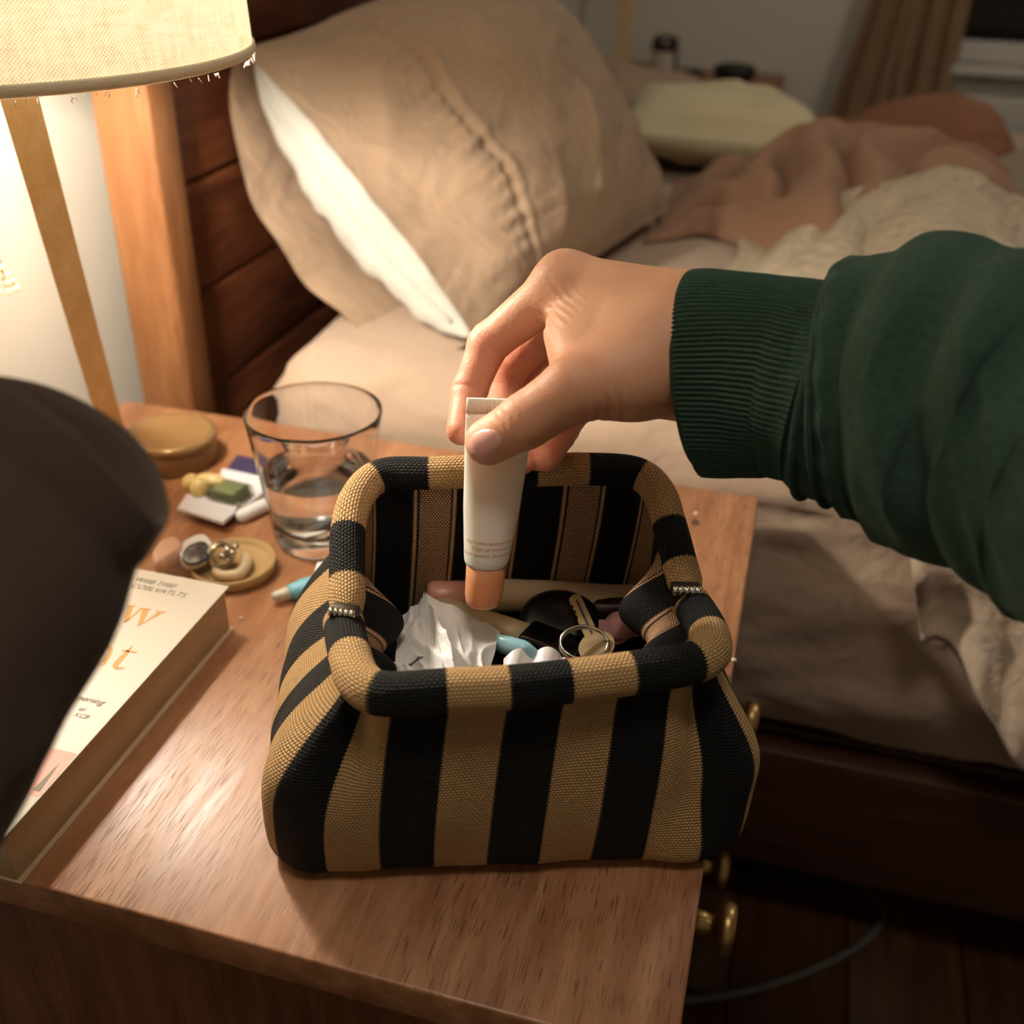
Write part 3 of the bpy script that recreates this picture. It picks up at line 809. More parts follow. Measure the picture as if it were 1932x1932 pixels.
flat('sachet', [(398, 938), (420, 888), (504, 906), (502, 932), (462, 962), (430, 972)], .003, .0048, M['foil'], 'white foil sachet lying over the navy one', 'sachet')
bp = thing('blister_pack', atZ(405, 960), 'white blister pack with yellow capsules and a green tablet square', 'blister pack')
flat('backing_card', [(334, 962), (352, 935), (452, 948), (444, 970), (421, 990)], .002, .0085, M['foil'], None, None, bp)
def blob(px, py, z0, rad, mat, name, parent, R=np.eye(3)):
    c = atZ(px, py, T + z0)
    th = np.linspace(-math.pi / 2, math.pi / 2, 9)
    v, f = lathe([(max(math.cos(t), 1e-7), math.sin(t)) for t in th], (0, 0, 0), 20)
    return mk(name, (v * np.array(rad)) @ np.asarray(R).T + c, f, mat, parent)
M['yellow'] = plain('yellow_capsule', (218, 192, 128), .3, Subsurface_Weight=.2)
blob(377, 922, .014, (.0075, .0085, .0095), M['yellow'], 'capsule', bp)
blob(398, 908, .014, (.014, .007, .0065), plain('pale_capsule', (214, 192, 130), .3), 'capsule', bp, rotz(.1))
blob(362, 912, .012, (.008, .008, .008), plain('ochre_capsule', (206, 176, 110), .4), 'capsule', bp)
gcen = atZ(434, 930, T + .012)
mk('green_tablet', *rbox(gcen, (.0235, .022, .012), .003, 2, rotz(-.12)), plain('green_tablet', (98, 108, 74), .35), bp, label='green tablet square')
mk('clear_blister', *rbox(gcen + np.array([.001, -.001, -.001]), (.028, .027, .013), .004, 2, rotz(-.12)), glass_mat('blister_plastic', (.97, .98, .98, 1), 1.1), bp)
a, b = atZ(447, 978, T + .0055), atZ(510, 948, T + .0055)
P, Rr = capsule_path(a, b, .0055)
sk = mk('stick', *tube(P, Rr, 16), M['white_plastic'], label='white plastic stick lying against the glass', cat='stick')

# ================================================================== ring dish and trinkets
dc = atZ(438, 1081) + np.array([0, .003, 0]); DR = .0305
M['tan_clay'] = plain('tan_ceramic', (178, 148, 98), .5, var=.08)
mk('ring_dish', *lathe([(0, 0), (DR - .003, 0), (DR - .001, .0015), (DR, .0085), (DR - .0008, .0098), (DR - .0022, .0095), (DR - .0035, .0055), (DR - .006, .0045), (0, .004)], dc, 64), M['tan_clay'],
   label='round tan ceramic ring dish behind the book corner', cat='dish')
zr = T + .0045
c = atZ(428, 1050, zr + .008)
rg = thing('ring', c - np.array([0, 0, .008]), 'silver ring with a clustered leaf ornament in the tan dish', 'ring')
th = np.linspace(0, 2 * np.pi, 40, endpoint=False)
ax_ = frame(np.array([.75, -.5, .25]))
RP = c + (np.outer(np.cos(th), ax_[:, 0]) + np.outer(np.sin(th), ax_[:, 1])) * .0085 + np.array([-.004, -.002, .001])
silver = plain('old_silver', (196, 188, 172), .22, 1.0)
mk('band', *tube(RP, .0022, 8, True, up=ax_[:, 2], sx=1.6), silver, rg)
rr = random.Random(7)
for i in range(11):
    p = c + np.array([rr.uniform(-.002, .009), rr.uniform(-.006, .006), rr.uniform(.001, .010)])
    blobv = lathe([(max(math.cos(t), 1e-7), math.sin(t)) for t in np.linspace(-math.pi / 2, math.pi / 2, 7)], (0, 0, 0), 10)
    mk('leaf_bead', blobv[0] * np.array([.0026, .0026, .002]) * rr.uniform(.8, 1.4) + p, blobv[1], silver, rg)
cpx = [(403, 1075), (415, 1084), (432, 1086), (448, 1084), (460, 1074), (466, 1060), (462, 1046)]
P = crom([atZ(x, y, zr + .0045) for x, y in cpx], 5)
mk('ring', *tube(P, np.interp(np.linspace(0, 1, len(P)), [0, .1, .5, .9, 1], [.0018, .0032, .0042, .0040, .0022]), 12), plain('bone', (206, 184, 148), .4),
   label='curved bone coloured open ring lying in the tan dish', cat='ring')
# two tone hair clip: lies on the dish edge and the book
cc = atZ(345, 1052, T + .010)
hc = thing('hair_clip', cc, 'peach and charcoal oval hair clip with a silver rim resting beside the tan dish', 'hair clip')
def clip_poly(px, z0, h, name, mat, lab=None, shrink=.9):
    P = crom([atZ(x, y, T + z0) for x, y in px], 4, True); c = P.mean(0); n = len(P)
    rows = [(0, .96), (h * .3, 1.0), (h * .75, .98), (h, shrink)]
    V = np.concatenate([np.c_[c[:2] + (P[:, :2] - c[:2]) * s, P[:, 2] + z] for z, s in rows] )
    Fc = []
    for k in range(3):
        for i in range(n): Fc.append((k * n + i, k * n + (i + 1) % n, (k + 1) * n + (i + 1) % n, (k + 1) * n + i))
    Fc += [tuple(range(n))[::-1], tuple(range(3 * n, 4 * n))]
    return mk(name, V, Fc, mat, hc, label=lab, angle=50)
ch = [(340, 1062), (346, 1042), (362, 1030), (384, 1024), (397, 1032), (404, 1047), (394, 1062), (374, 1073), (352, 1075)]
clip_poly(ch, .010, .008, 'clip_rim', M['white_plastic'], 'pale silver rim', .95)
ch2 = [(372 + (x - 372) * .86, 1049 + (y - 1049) * .84 - 3) for x, y in ch]
clip_poly(ch2, .0166, .0028, 'clip_inlay', plain('charcoal_enamel', (62, 60, 62), .22), 'glossy charcoal inlay', .9)
clip_poly([(289, 1064), (300, 1046), (318, 1036), (336, 1032), (347, 1042), (346, 1056), (330, 1068), (308, 1079), (294, 1080)], .010, .011, 'clip_end', plain('peach_enamel', (226, 182, 154), .3), 'peach end', .8)

# ================================================================== book
BK = thing('book', (-.43, .38, T), 'thick paperback book with orange title letters lying at the left front of the nightstand', 'book')
bx1, by0, by1, bh = -.3165, .2715, .4885, .034
bx0 = bx1 - .142
kpg = N('page_edges'); v = kpg.coord()
kpg.col(kpg.mix(kpg.noise(kpg.mapping(v, (1, 1, 60)), 30, 4), lin((206, 178, 142)), lin((178, 146, 110))))
kpg.b.inputs['Roughness'].default_value = .9; kpg.bump(kpg.noise(kpg.mapping(v, (2, 2, 420)), 14, 2), .5, .0006)
mk('page_block', *rbox(((bx0 + bx1) / 2 - .0015, (by0 + by1) / 2, T + bh / 2), (bx1 - bx0 - .003, by1 - by0 - .002, bh - .0012), .0008, 1), kpg.m, BK, label='tan page edges')
M['cover'] = plain('cream_cover', (218, 208, 190), .5)
M['cover_back'] = plain('back_cover', (190, 164, 130), .6)
mk('back_cover', *rbox(((bx0 + bx1) / 2, (by0 + by1) / 2, T + .0004), (bx1 - bx0, by1 - by0, .0008), .0003, 1), M['cover_back'], BK)
cv = mk('front_cover', *rbox(((bx0 + bx1) / 2, (by0 + by1) / 2, T + bh), (bx1 - bx0, by1 - by0, .0009), .0004, 1), M['cover'], BK)
mk('spine', *rbox((bx0 - .0003, (by0 + by1) / 2, T + bh / 2), (.0012, by1 - by0, bh), .0004, 1), M['cover'], BK)
ZC = T + bh + .0007
def cpx(cx, cy): return atZ(150 + cx / 4.829, 1060 + cy / 4.829, ZC)
orange = plain('title_ink', (214, 158, 92), .6)
def quads(name, qs, mat, parent):
    V = []; Fc = []
    for q in qs:
        n = len(V); V += [cpx(*p) for p in q]; Fc.append(tuple(range(n, n + len(q))))
    return mk(name, V, Fc, mat, parent, smooth=False)
quads('title_letter', [[(440, 400), (492, 404), (447, 535), (395, 560)], [(395, 560), (440, 535), (572, 428), (548, 428)], [(425, 394), (520, 400), (515, 409), (425, 404)],
      [(575, 425), (632, 432), (574, 562), (525, 590)], [(525, 590), (574, 560), (752, 468), (715, 458)], [(545, 416), (655, 429), (648, 439), (545, 427)], [(692, 444), (790, 456), (776, 466), (692, 454)]], orange, cv)
def ribbon(path, ws, n=7):
    P = crom(path, n); W = np.interp(np.linspace(0, 1, len(P)), np.linspace(0, 1, len(ws)), ws)
    tn = np.gradient(P, axis=0); tn /= np.linalg.norm(tn, axis=1, keepdims=True); nn = np.stack([-tn[:, 1], tn[:, 0]], 1)
    L, R_ = P + nn * W[:, None] / 2, P - nn * W[:, None] / 2
    return [[tuple(L[i]), tuple(L[i + 1]), tuple(R_[i + 1]), tuple(R_[i])] for i in range(len(P) - 1)]
quads('title_letter', ribbon([(215, 790), (255, 772), (283, 795), (262, 850), (232, 905), (232, 930)], [8, 24, 40, 42, 36, 8]) + ribbon([(240, 780), (160, 850), (128, 900), (150, 935), (200, 905), (250, 850)], [8, 24, 34, 24, 10, 6])
      + ribbon([(190, 928), (215, 938), (240, 930)], [10, 12, 4]), orange, cv)
quads('title_letter', ribbon([(488, 762), (425, 830), (345, 915), (325, 950), (360, 968), (412, 962)], [4, 34, 44, 44, 22, 6]) + ribbon([(378, 806), (450, 815), (525, 825)], [6, 18, 10]), orange, cv)
def text_mesh(s, size):
    cu_ = bpy.data.curves.new('txt', 'FONT'); cu_.body = s; cu_.size = size; cu_.resolution_u = 3
    ob = bpy.data.objects.new('txt', cu_); sc.collection.objects.link(ob)
    bpy.context.view_layer.update()
    me = bpy.data.meshes.new_from_object(ob.evaluated_get(bpy.context.evaluated_depsgraph_get()))
    V = np.array([v.co[:] for v in me.vertices]); Fc = [tuple(p.vertices) for p in me.polygons]
    bpy.data.objects.remove(ob); bpy.data.curves.remove(cu_); bpy.data.meshes.remove(me)
    return V, Fc
grey = plain('grey_ink', (128, 118, 108), .7)
def cover_text(s, xr, yb, size, shear=.0):
    V, Fc = text_mesh(s, size); V[:, 0] -= V[:, 0].max(); V[:, 0] += V[:, 1] * shear
    mk('cover_text', np.c_[xr + V[:, 0], yb + V[:, 1], np.full(len(V), ZC)], Fc, grey, cv, smooth=False)
for s, (qx, qy), size, shr in (('WIIIB TIIBE', (855, 240), .0062, .3), ('ON I COBLVATLTS', (948, 325), .0066, .3), ('nnneriing', (205, 1305), .0062, .35), ('er', (45, 1365), .0050, .2), ('KCB', (62, 1432), .0044, .3)):
    p = cpx(qx, qy); cover_text(s, p[0], p[1], size, shr)
# blush panel with a grey blade of grass near the bottom of the cover
def cp_px(px, py): return atZ(px, py, ZC)
q = [cp_px(86, 1428), cp_px(140, 1424), cp_px(88, 1490), cp_px(60, 1500)]
pa = cp_px(146, 1422); pb = cp_px(70, 1503)
mk('cover_panel', [(bx1 - .075, pb[1], ZC - .0001), (bx1 - .001, pb[1], ZC - .0001), (bx1 - .001, pa[1], ZC - .0001), (bx1 - .075, pa[1], ZC - .0001)], [(0, 1, 2, 3)], plain('blush_print', (222, 164, 150), .6), cv, smooth=False)
g0, g1 = cp_px(62, 1490), cp_px(112, 1440)
mk('cover_mark', [g0 + [0, 0, .0001], g0 + np.array([.004, 0, .0001]), g1 + [0, 0, .0001]], [(0, 1, 2)], grey, cv, smooth=False)

# ================================================================== blue pen and white cap by the pouch
a, b = atZ(512, 1127, T + .0062), atZ(640, 1092, T + .0075); d = (b - a); L = np.linalg.norm(d); d /= L
pen = thing('pen', (a + b) / 2 - np.array([0, 0, .006]), 'light blue pen with a frosted tip poking out behind the striped pouch', 'pen')
prof = lambda pr: lathe(pr, a, 28, d)
mk('pen_tip', *prof([(0, 0), (.0022, .0004), (.0032, .002), (.0042, .010), (.0048, .0125), (0, .0125)]), plain('frosted_tip', (226, 222, 200), .3, Transmission_Weight=.3), pen, label='frosted white tip')
mk('pen_barrel', *prof([(0, .0125), (.0054, .0125), (.0058, .016), (.0064, .020), (.0070, .022), (.0072, .052), (0, .052)]), plain('blue_barrel', (120, 188, 206), .22), pen, label='glossy light blue barrel')
wc = atZ(640, 1105, T + .011)
mk('box', *rbox(wc, (.034, .030, .022), .003, 3, rotz(.30)), M['white_plastic'], label='small white box tucked behind the striped pouch', cat='box')
# crumbs
for k_, (x, y, s, lab) in enumerate(((1313, 968, .0014, 'pale crumb by the wood knot at the back right of the nightstand'), (455, 1166, .0011, 'tiny clear crumb beside the corner of the book'), (526, 1065, .0008, 'tiny crumb between the ring dish and the glass'), (1385, 1245, .0016, 'pale chip at the right edge of the nightstand'))):
    v, f = lathe([(max(math.cos(t), 1e-7), math.sin(t)) for t in np.linspace(-math.pi / 2, math.pi / 2, 6)], (0, 0, 0), 8)
    mk('crumb', v * s * np.array([1.2, .9, .7]) + atZ(x, y, T + s * .7), f, M['white_plastic'], label=lab, cat='crumb')
# cable on the floor
cb = [(1250, 1890), (1310, 1886), (1400, 1872), (1480, 1850), (1560, 1818), (1625, 1782), (1662, 1740), (1662, 1710), (1645, 1688), (1600, 1650), (1500, 1610)]
mk('cable', *tube(crom([atZ(x, y, .004) for x, y in cb], 6), .004, 8), plain('white_cable', (84, 80, 76), .6), label='white cable curving across the dark floor under the bed', cat='cable')

# ================================================================== striped pouch
BTH = math.radians(20.0); SW = .0262
BU = np.array([math.cos(BTH), math.sin(BTH), 0]); BV = np.array([-math.sin(BTH), math.cos(BTH), 0]); BZ = np.array([0, 0, 1.0])
BF = atZ(985, 1646); BA, BB, BR = .1215, .082, .024
BO = BF + BV * BB - BU * .005                # centre of the base
rim_front = [(648, 1168, .119, -5.2), (650, 1186, .120, -4.5), (660, 1236, .122, -3.5), (680, 1286, .124, -2.9), (726, 1309, .125, -2.4), (845, 1303, .126, -1.5), (960, 1297, .126, -.5), (1075, 1285, .126, .5),
             (1190, 1270, .126, 1.5), (1298, 1252, .125, 2.4), (1338, 1232, .124, 2.9), (1340, 1205, .122, 3.3), (1325, 1172, .120, 4.0), (1308, 1145, .119, 4.6), (1300, 1130, .119, 5.2)]
rim_back = [(655, 1158, .120, 4.8), (655, 1095, .126, 5.5), (657, 1000, .138, 6.5), (676, 935, .146, 7.1), (722, 896, .151, 7.6), (812, 893, .153, 8.5), (912, 889, .154, 9.5), (1013, 887, .154, 10.5), (1110, 885, .154, 11.5),
            (1200, 893, .152, 12.4), (1243, 930, .147, 12.9), (1263, 990, .139, 13.5), (1283, 1065, .128, 14.5), (1298, 1118, .121, 15.2)]
def rimpts(L, n=10):
    P = crom([atZ(x, y, T + z) for x, y, z, q in L], n); Q = np.interp(np.linspace(0, len(L) - 1, len(P)), range(len(L)), [l[3] for l in L])
    return P, Q
RF, QF = rimpts(rim_front); RB, QB = rimpts(rim_back)

def stripe_mat(name, inner=False):
    k = N(name); v = k.coord('UV'); sx = k.n('ShaderNodeSeparateXYZ'); k.l(v, sx.inputs[0]); q, h = sx.outputs[0], sx.outputs[1]
    tau = 2 * math.pi; pu, pv = .074, .064
    sh = k.math('MULTIPLY', k.math('FLOOR', k.math('DIVIDE', h, pv)), pu / 2)      # brick shift row by row
    qs = k.math('ADD', q, sh)
    cu_ = k.math('ABSOLUTE', k.math('SINE', k.math('MULTIPLY', qs, math.pi / pu)))
    cv_ = k.math('ABSOLUTE', k.math('SINE', k.math('MULTIPLY', h, math.pi / pv)))
    knit = k.math('POWER', k.math('MULTIPLY', cu_, cv_), .6)
    jag = k.math('MULTIPLY', k.math('SUBTRACT', cv_, .5), .05)
    par = k.math('PINGPONG', k.math('ADD', k.math('ADD', q, jag), 100.0), 1.0)      # 0 at even stripe centres, 1 at odd
    tan = k.math('GREATER_THAN', par, .5)
    nz = k.noise(k.mapping(v, (18, 18, 1)), 1.0, 3)
    tanc = k.mix(k.math('MULTIPLY', knit, .8), lin((160, 122, 76)), lin((224, 188, 136)))
    tanc = k.mix(k.math('MULTIPLY', nz, .25), tanc, lin((180, 142, 94)))
    blk = k.mix(knit, lin((9, 9, 9)), lin((24, 24, 25)))
    if inner:
        dots = k.math('GREATER_THAN', k.math('MULTIPLY', cu_, cv_), .36)
        tanc = k.mix(dots, lin((30, 22, 17)), lin((212, 168, 126)))
        # thin pale edge lines of each tan stripe
        e1 = k.math('MULTIPLY', k.math('GREATER_THAN', par, .50), k.math('LESS_THAN', par, .575))
        e2 = k.math('MULTIPLY', k.math('GREATER_THAN', par, .575), k.math('LESS_THAN', par, .63))
        tanc = k.mix(e2, tanc, lin((14, 12, 12)))
        tanc = k.mix(e1, tanc, lin((190, 150, 112)))
        blk = k.mix(knit, lin((7, 7, 8)), lin((15, 15, 16)))
    k.col(k.mix(tan, blk, tanc))
    k.b.inputs['Roughness'].default_value = .8; k.b.inputs['Specular IOR Level'].default_value = .25
    k.bump(knit, .85 if not inner else .5, .0011)
    return k.m
M['stripe'] = stripe_mat('striped_knit'); M['stripe_in'] = stripe_mat('striped_lining', True)

pouch = thing('pouch', BO, 'open black and tan striped woven pouch standing on the nightstand', 'pouch')
# --- base loop and matching rim loop, parametrised by arc length from the front centre going right
def base_loop(a, b, r, n=720):
    P = []
    th = np.linspace(0, 2 * np.pi, n, endpoint=False)
    # rounded rectangle sampled finely, starting at front centre (0,-b) going to +u
    segs = []
    segs.append([(x, -b) for x in np.linspace(0, a - r, 60, endpoint=False)])
    segs.append([(a - r + r * math.sin(t), -b + r - r * math.cos(t)) for t in np.linspace(0, math.pi / 2, 40, endpoint=False)])
    segs.append([(a, y) for y in np.linspace(-b + r, b - r, 60, endpoint=False)])
    segs.append([(a - r + r * math.cos(t), b - r + r * math.sin(t)) for t in np.linspace(0, math.pi / 2, 40, endpoint=False)])
    segs.append([(x, b) for x in np.linspace(a - r, 0, 60)])
    h = np.array(sum(segs, []))
    return h, np.r_[0, np.cumsum(np.linalg.norm(np.diff(h, axis=0), axis=1))]
HB, HS = base_loop(BA, BB, BR); HALF = HS[-1]; QH = HALF / SW
# rim as one loop: right half (front centre -> hinge -> rear centre) and left half
def split(P, Q, qm):
    i = int(np.argmin(np.abs(Q - qm))); return P[:i + 1], P[i:]
FLh, FRh = split(RF, QF, 0.0); BLh, BRh = split(RB, QB, 10.0)
def half(fr, bk):
    # fr: centre->hinge, bk: hinge->rear centre
    P = np.concatenate([fr, bk[1:]]); s = np.r_[0, np.cumsum(np.linalg.norm(np.diff(P, axis=0), axis=1))]
    return P, s, s[len(fr) - 1]
RP, RS, RHs = half(FRh, BRh[::-1]); LP, LS, LHs = half(FLh[::-1], BLh)
def interp3(P, s, x): return np.stack([np.interp(x, s, P[:, d]) for d in range(3)], -1)
def rim_at(side, sg):
    """sg: base arc length from front centre (0..HALF)"""
    P, s, hs = (RP, RS, RHs) if side > 0 else (LP, LS, LHs)
    fc = (2.75 * SW); mid = HALF / 2
    # arc positions of the corners on the rim
    cF = np.linalg.norm(P[np.argmin(np.abs(s - 2.6 * SW * 1.03))] - P[0]) and 2.62 * SW * 1.04
    cB = s[-1] - 2.5 * SW * 1.0
    xs = [0, fc, mid, HALF - 2.75 * SW, HALF]; ys = [0, cF, hs, cB, s[-1]]
    return interp3(P, s, np.interp(sg, xs, ys))
def base_at(side, sg, sc_=1.0):
    u = np.interp(sg, HS, HB[:, 0]) * side * sc_; v_ = np.interp(sg, HS, HB[:, 1]) * sc_
    return BO + BU * u + BV * v_, (u, v_)
def body():
    nt, ns_ = 46, 130; V = []; U = []; Fc = []
    for side in (1, -1):
        off = len(V)
        for i in range(ns_):
            sg = HALF * i / (ns_ - 1)
            R_ = rim_at(side, sg); Bp, (u, v_) = base_at(side, sg)
            # outward direction
            od = BU * (u / BA) * abs(u / BA) ** 2 + BV * (v_ / BB) * abs(v_ / BB) ** 2; od = od / max(np.linalg.norm(od), 1e-9)
            fcr = np.exp(-((sg / SW - 3.45) / .55) ** 2); sidef = sstep(4.2, 6.0, sg / SW) * (1 - sstep(QH - 6.0, QH - 4.0, sg / SW))
            for j in range(nt):
                t = j / (nt - 1)
                g = t ** (2.3 if sidef > .5 else 1.9) if t > 0 else 0
                g = t ** (1.8 + .9 * sidef)
                xy = Bp[:2] + (R_[:2] - Bp[:2]) * g
                z = T + .001 + (R_[2] - .006 - T) * t
                # rolled bottom edge
                e = max(0, 1 - t / .09); inset = .011 * (1 - math.sqrt(max(0, 1 - e * e)))
                bul = .007 * math.sin(math.pi * min(1, t * 1.15)) * (1 - .35 * sidef)
                # tucks under the front corners, soft folds elsewhere
                tuck = -.013 * fcr * math.exp(-((t - .78) / .20) ** 2) + .006 * np.exp(-((sg / SW - 4.6) / .7) ** 2) * math.exp(-((t - .55) / .2) ** 2)
                wv = .0022 * mnoise.noise(Vector((sg * 42 * side, t * 2.2, 3.0)))
                if side > 0: wv += .004 * math.sin(t * 9 + 1.0) * np.exp(-((sg / SW - 3.4) / .8) ** 2)
                p = np.array([xy[0], xy[1], z]) + od * (bul + tuck + wv - inset)
                V.append(p); U.append((side * sg / SW, t * .125 / SW))
        f = gridf(ns_, nt); Fc += [tuple(k + off for k in q) for q in f]
    # base plate
    n0 = len(V); ring = [base_at(1, HALF * i / 40)[0] for i in range(41)] + [base_at(-1, HALF * (40 - i) / 40)[0] for i in range(1, 40)]
    ring = np.array(ring); c = ring.mean(0)
    for p in ring: V.append(c + (p - c) * .93 + np.array([0, 0, .001])); U.append((0, 0))
    Fc.append(tuple(range(n0, n0 + len(ring))))
    return V, Fc, U
v_, f_, u_ = body(); mk('pouch_body', v_, f_, M['stripe'], pouch, uv=u_)
FLOOR_Z = T + .058
def lining():
    nt, ns_ = 40, 130; V = []; U = []; Fc = []
    for side in (1, -1):
        off = len(V)
        for i in range(ns_):
            sg = HALF * i / (ns_ - 1); R_ = rim_at(side, sg); Bp, (u, v_) = base_at(side, sg, .90)
            od = BU * (u / BA) * abs(u / BA) ** 2 + BV * (v_ / BB) * abs(v_ / BB) ** 2; od = od / max(np.linalg.norm(od), 1e-9)
            q = sg / SW
            gus = np.exp(-((q - QH / 2) / 2.1) ** 2)
            for j in range(nt):
                t = j / (nt - 1)                        # 0 at rim, 1 at the floor
                ztop = R_[2] - .004
                top = R_[:2] - od[:2] * .004
                bot = Bp[:2] - od[:2] * .010
                xy = top + (bot - top) * (t ** 1.5)
                z = ztop + (FLOOR_Z - ztop) * t
                fold = -.027 * gus * math.sin(math.pi * min(1, t * 1.25)) ** 1.0 * (1 + .35 * math.sin(q * 2.4))
                p = np.array([xy[0], xy[1], z]) + od * fold
                V.append(p); U.append((side * sg / SW, t * .11 / SW))
        f = gridf(ns_, nt); Fc += [tuple(k + off for k in q) for q in f]
    n0 = len(V)
    A = [off_ for off_ in range(0, ns_)]
    ring = [V[i * nt + nt - 1] for i in range(ns_)] + [V[ns_ * nt + i * nt + nt - 1] for i in range(ns_ - 2, 0, -1)]
    for p in ring: V.append(p); U.append((0, 0))
    Fc.append(tuple(range(n0, n0 + len(ring))))
    return V, Fc, U
v_, f_, u_ = lining(); mk('lining', v_, f_, M['stripe_in'], pouch, uv=u_, label='dotted woven lining with black bands')
def rim_roll(P, Q, r, name, taper):
    n = len(P); seg = 28
    rad = np.full(n, r); 
    k = 5
    for i in range(k):
        rad[i] *= .80 + .20 * i / k; rad[-1 - i] *= .80 + .20 * i / k
    v, f = tube(P, rad, seg, False, True, up=(0, 0, 1))
    # uv per ring vertex; seam duplicated on the underside
    tn = np.gradient(P, axis=0); tn /= np.linalg.norm(tn, axis=1, keepdims=True)
    V = []; U = []
    th = np.linspace(0, 2 * np.pi, seg + 1) + math.pi
    for i in range(n):
        u = np.array([0, 0, 1.0]); u = u - tn[i] * (u @ tn[i]); u /= np.linalg.norm(u); w_ = np.cross(tn[i], u)
        for a in th:
            V.append(P[i] + rad[i] * (math.cos(a) * u * 1.0 + math.sin(a) * w_)); U.append((Q[i], a * r / SW))
    Fc = gridf(n, seg + 1)
    Fc.append(tuple(range(seg))[::-1]); Fc.append(tuple((n - 1) * (seg + 1) + i for i in range(seg)))
    return mk(name, V, Fc, M['stripe'], pouch, uv=U)
rim_roll(RF, QF, .0100, 'rim', 1); rim_roll(RB, QB, .0092, 'rim', 1)
# tucked hem line of the rim
def hinge(px, py, z, w, ang):
    c = atZ(px, py, T + z); h = mk('hinge', *rbox(c, (w, .0085, .011), .0015, 2, rotz(ang)), M['dark_metal'], pouch, label='metal frame hinge')
    for i in range(5):
        x = (i - 2) * w / 5.2; p = c + rotz(ang) @ np.array([x, -.0035, .0045])
        mk('knuckle', *lathe([(0, -w / 11), (.0022, -w / 11), (.0026, 0), (.0022, w / 11), (0, w / 11)], p, 10, tuple(rotz(ang) @ np.array([1, 0, 0.0]))), M['steel'], h)
hinge(651, 1163, .126, .0135, .05); hinge(1293, 1121, .125, .0150, .25)

# ================================================================== inside the pouch
def ip(px, py, z=.066): return atZ(px, py, T + z + .010)
# cream squeeze tube with a pink cap
a, b = ip(806, 1124, .066), ip(1215, 1124, .066); d = b - a; L = np.linalg.norm(d); d /= L
sd = np.cross(BZ, d); sd /= np.linalg.norm(sd)
def flat_tube(a, d, sd, secs, seg=36):
    up_ = np.cross(d, sd); V = []
    for s, w_, h in secs:
        for i in range(seg):
            t = 2 * math.pi * i / seg; V.append(a + d * s + sd * (w_ * math.cos(t)) + up_ * (h * math.sin(t)))
    n = len(secs); Fc = gridf(n, seg, False, True); Fc.append(tuple(range(seg))[::-1]); Fc.append(tuple((n - 1) * seg + i for i in range(seg)))
    return V, Fc
st = thing('squeeze_tube', (a + b) / 2 - BZ * .009, 'cream squeeze tube with a pink cap lying at the back of the pouch', 'tube')
mk('tube_cap', *flat_tube(a, d, sd, [(0, .006, .006), (.001, .0078, .0078), (.003, .0085, .0085), (.024, .0089, .0089), (.0242, .0083, .0083)]), plain('pink_cap', (206, 146, 128), .35), st, label='pink cap')
secs = [(.0242, .0088, .0088), (.026, .0091, .0091)] + [(.026 + (L - .036) * t, .0091 + .002 * t, .0091 * (1 - t ** 2.2) + .0012) for t in np.linspace(.05, 1, 14)] + [(L, .0115, .0011)]
tb = mk('tube_body', *flat_tube(a, d, sd, secs), plain('cream_tube', (222, 198, 162), .4), st)
V, Fc = text_mesh('I S I', .0085); V[:, 0] -= V[:, 0].mean()
pc_ = ip(990, 1101, .066); s0 = (pc_ - a) @ d
ang = (V[:, 1] - .003) / .0095
up_ = np.cross(d, sd); rr_ = .0088
tv = np.array([a + d * (s0 + x) - sd * 0 + (up_ * math.cos(t - .25) + -np.cross(up_, d) * math.sin(t - .25) * (1)) * rr_ for (x, t) in zip(V[:, 0], -ang)]) if False else None
def on_tube(x, y):      # print on the upper back of the tube
    t = .30 + y / .0095
    return a + d * (s0 + x) + (up_ * math.cos(t) + sd * math.sin(t) * (1 if sd[1] > 0 else -1)) * .00955
if up_[2] < 0: up_ = -up_
mk('print', [on_tube(x, y) for x, y in zip(V[:, 0], V[:, 1])], Fc, plain('dark_print', (52, 44, 44), .6), tb, smooth=False)
# slim grey case behind it
a2, b2 = ip(772, 1117, .060), ip(1150, 1095, .066); dd = (b2 - a2); L2 = np.linalg.norm(dd); an = math.atan2(dd[1], dd[0])
mk('slim_case', *rbox((a2 + b2) / 2 + BV * .004 - BZ * .002, (L2, .006, .010), .002, 2, rotz(an)), plain('grey_case', (96, 90, 86), .35), label='slim grey case behind the cream squeeze tube in the pouch', cat='case')
# concealer: beige body, black cap
a3, b3 = ip(866, 1158, .064), ip(990, 1206, .064); d3 = b3 - a3; L3 = np.linalg.norm(d3); d3 /= L3; s3 = np.cross(BZ, d3); s3 /= np.linalg.norm(s3)
co = thing('concealer', (a3 + b3) / 2 - BZ * .009, 'beige concealer stick with a glossy black square cap in the pouch', 'makeup')
mk('concealer_body', *flat_tube(a3, d3, s3, [(-.02, .005, .005), (0, .0072, .0072), (L3 * .7, .0086, .0086), (L3, .0090, .0090)]), plain('beige_body', (196, 172, 134), .4), co)
R3 = np.stack([d3, s3, np.cross(d3, s3)], 1)
mk('concealer_cap', *rbox(a3 + d3 * (L3 + .018), (.036, .019, .018), .003, 3, R3), M['black_gloss'], co, label='glossy black cap')
# black compact
c4 = ip(1058, 1172, .066)
cm = mk('compact', *lathe([(0, 0), (.018, 0), (.0215, .003), (.0225, .007), (.021, .011), (.016, .0138), (.008, .0146), (.004, .0142), (0, .0140)], c4 - BZ * .006, 48, R=Rxyz(.25, .05, 0), sx=1.05, sy=.95), plain('black_compact', (12, 12, 13), .38),
   label='round black compact in the middle of the pouch', cat='compact')
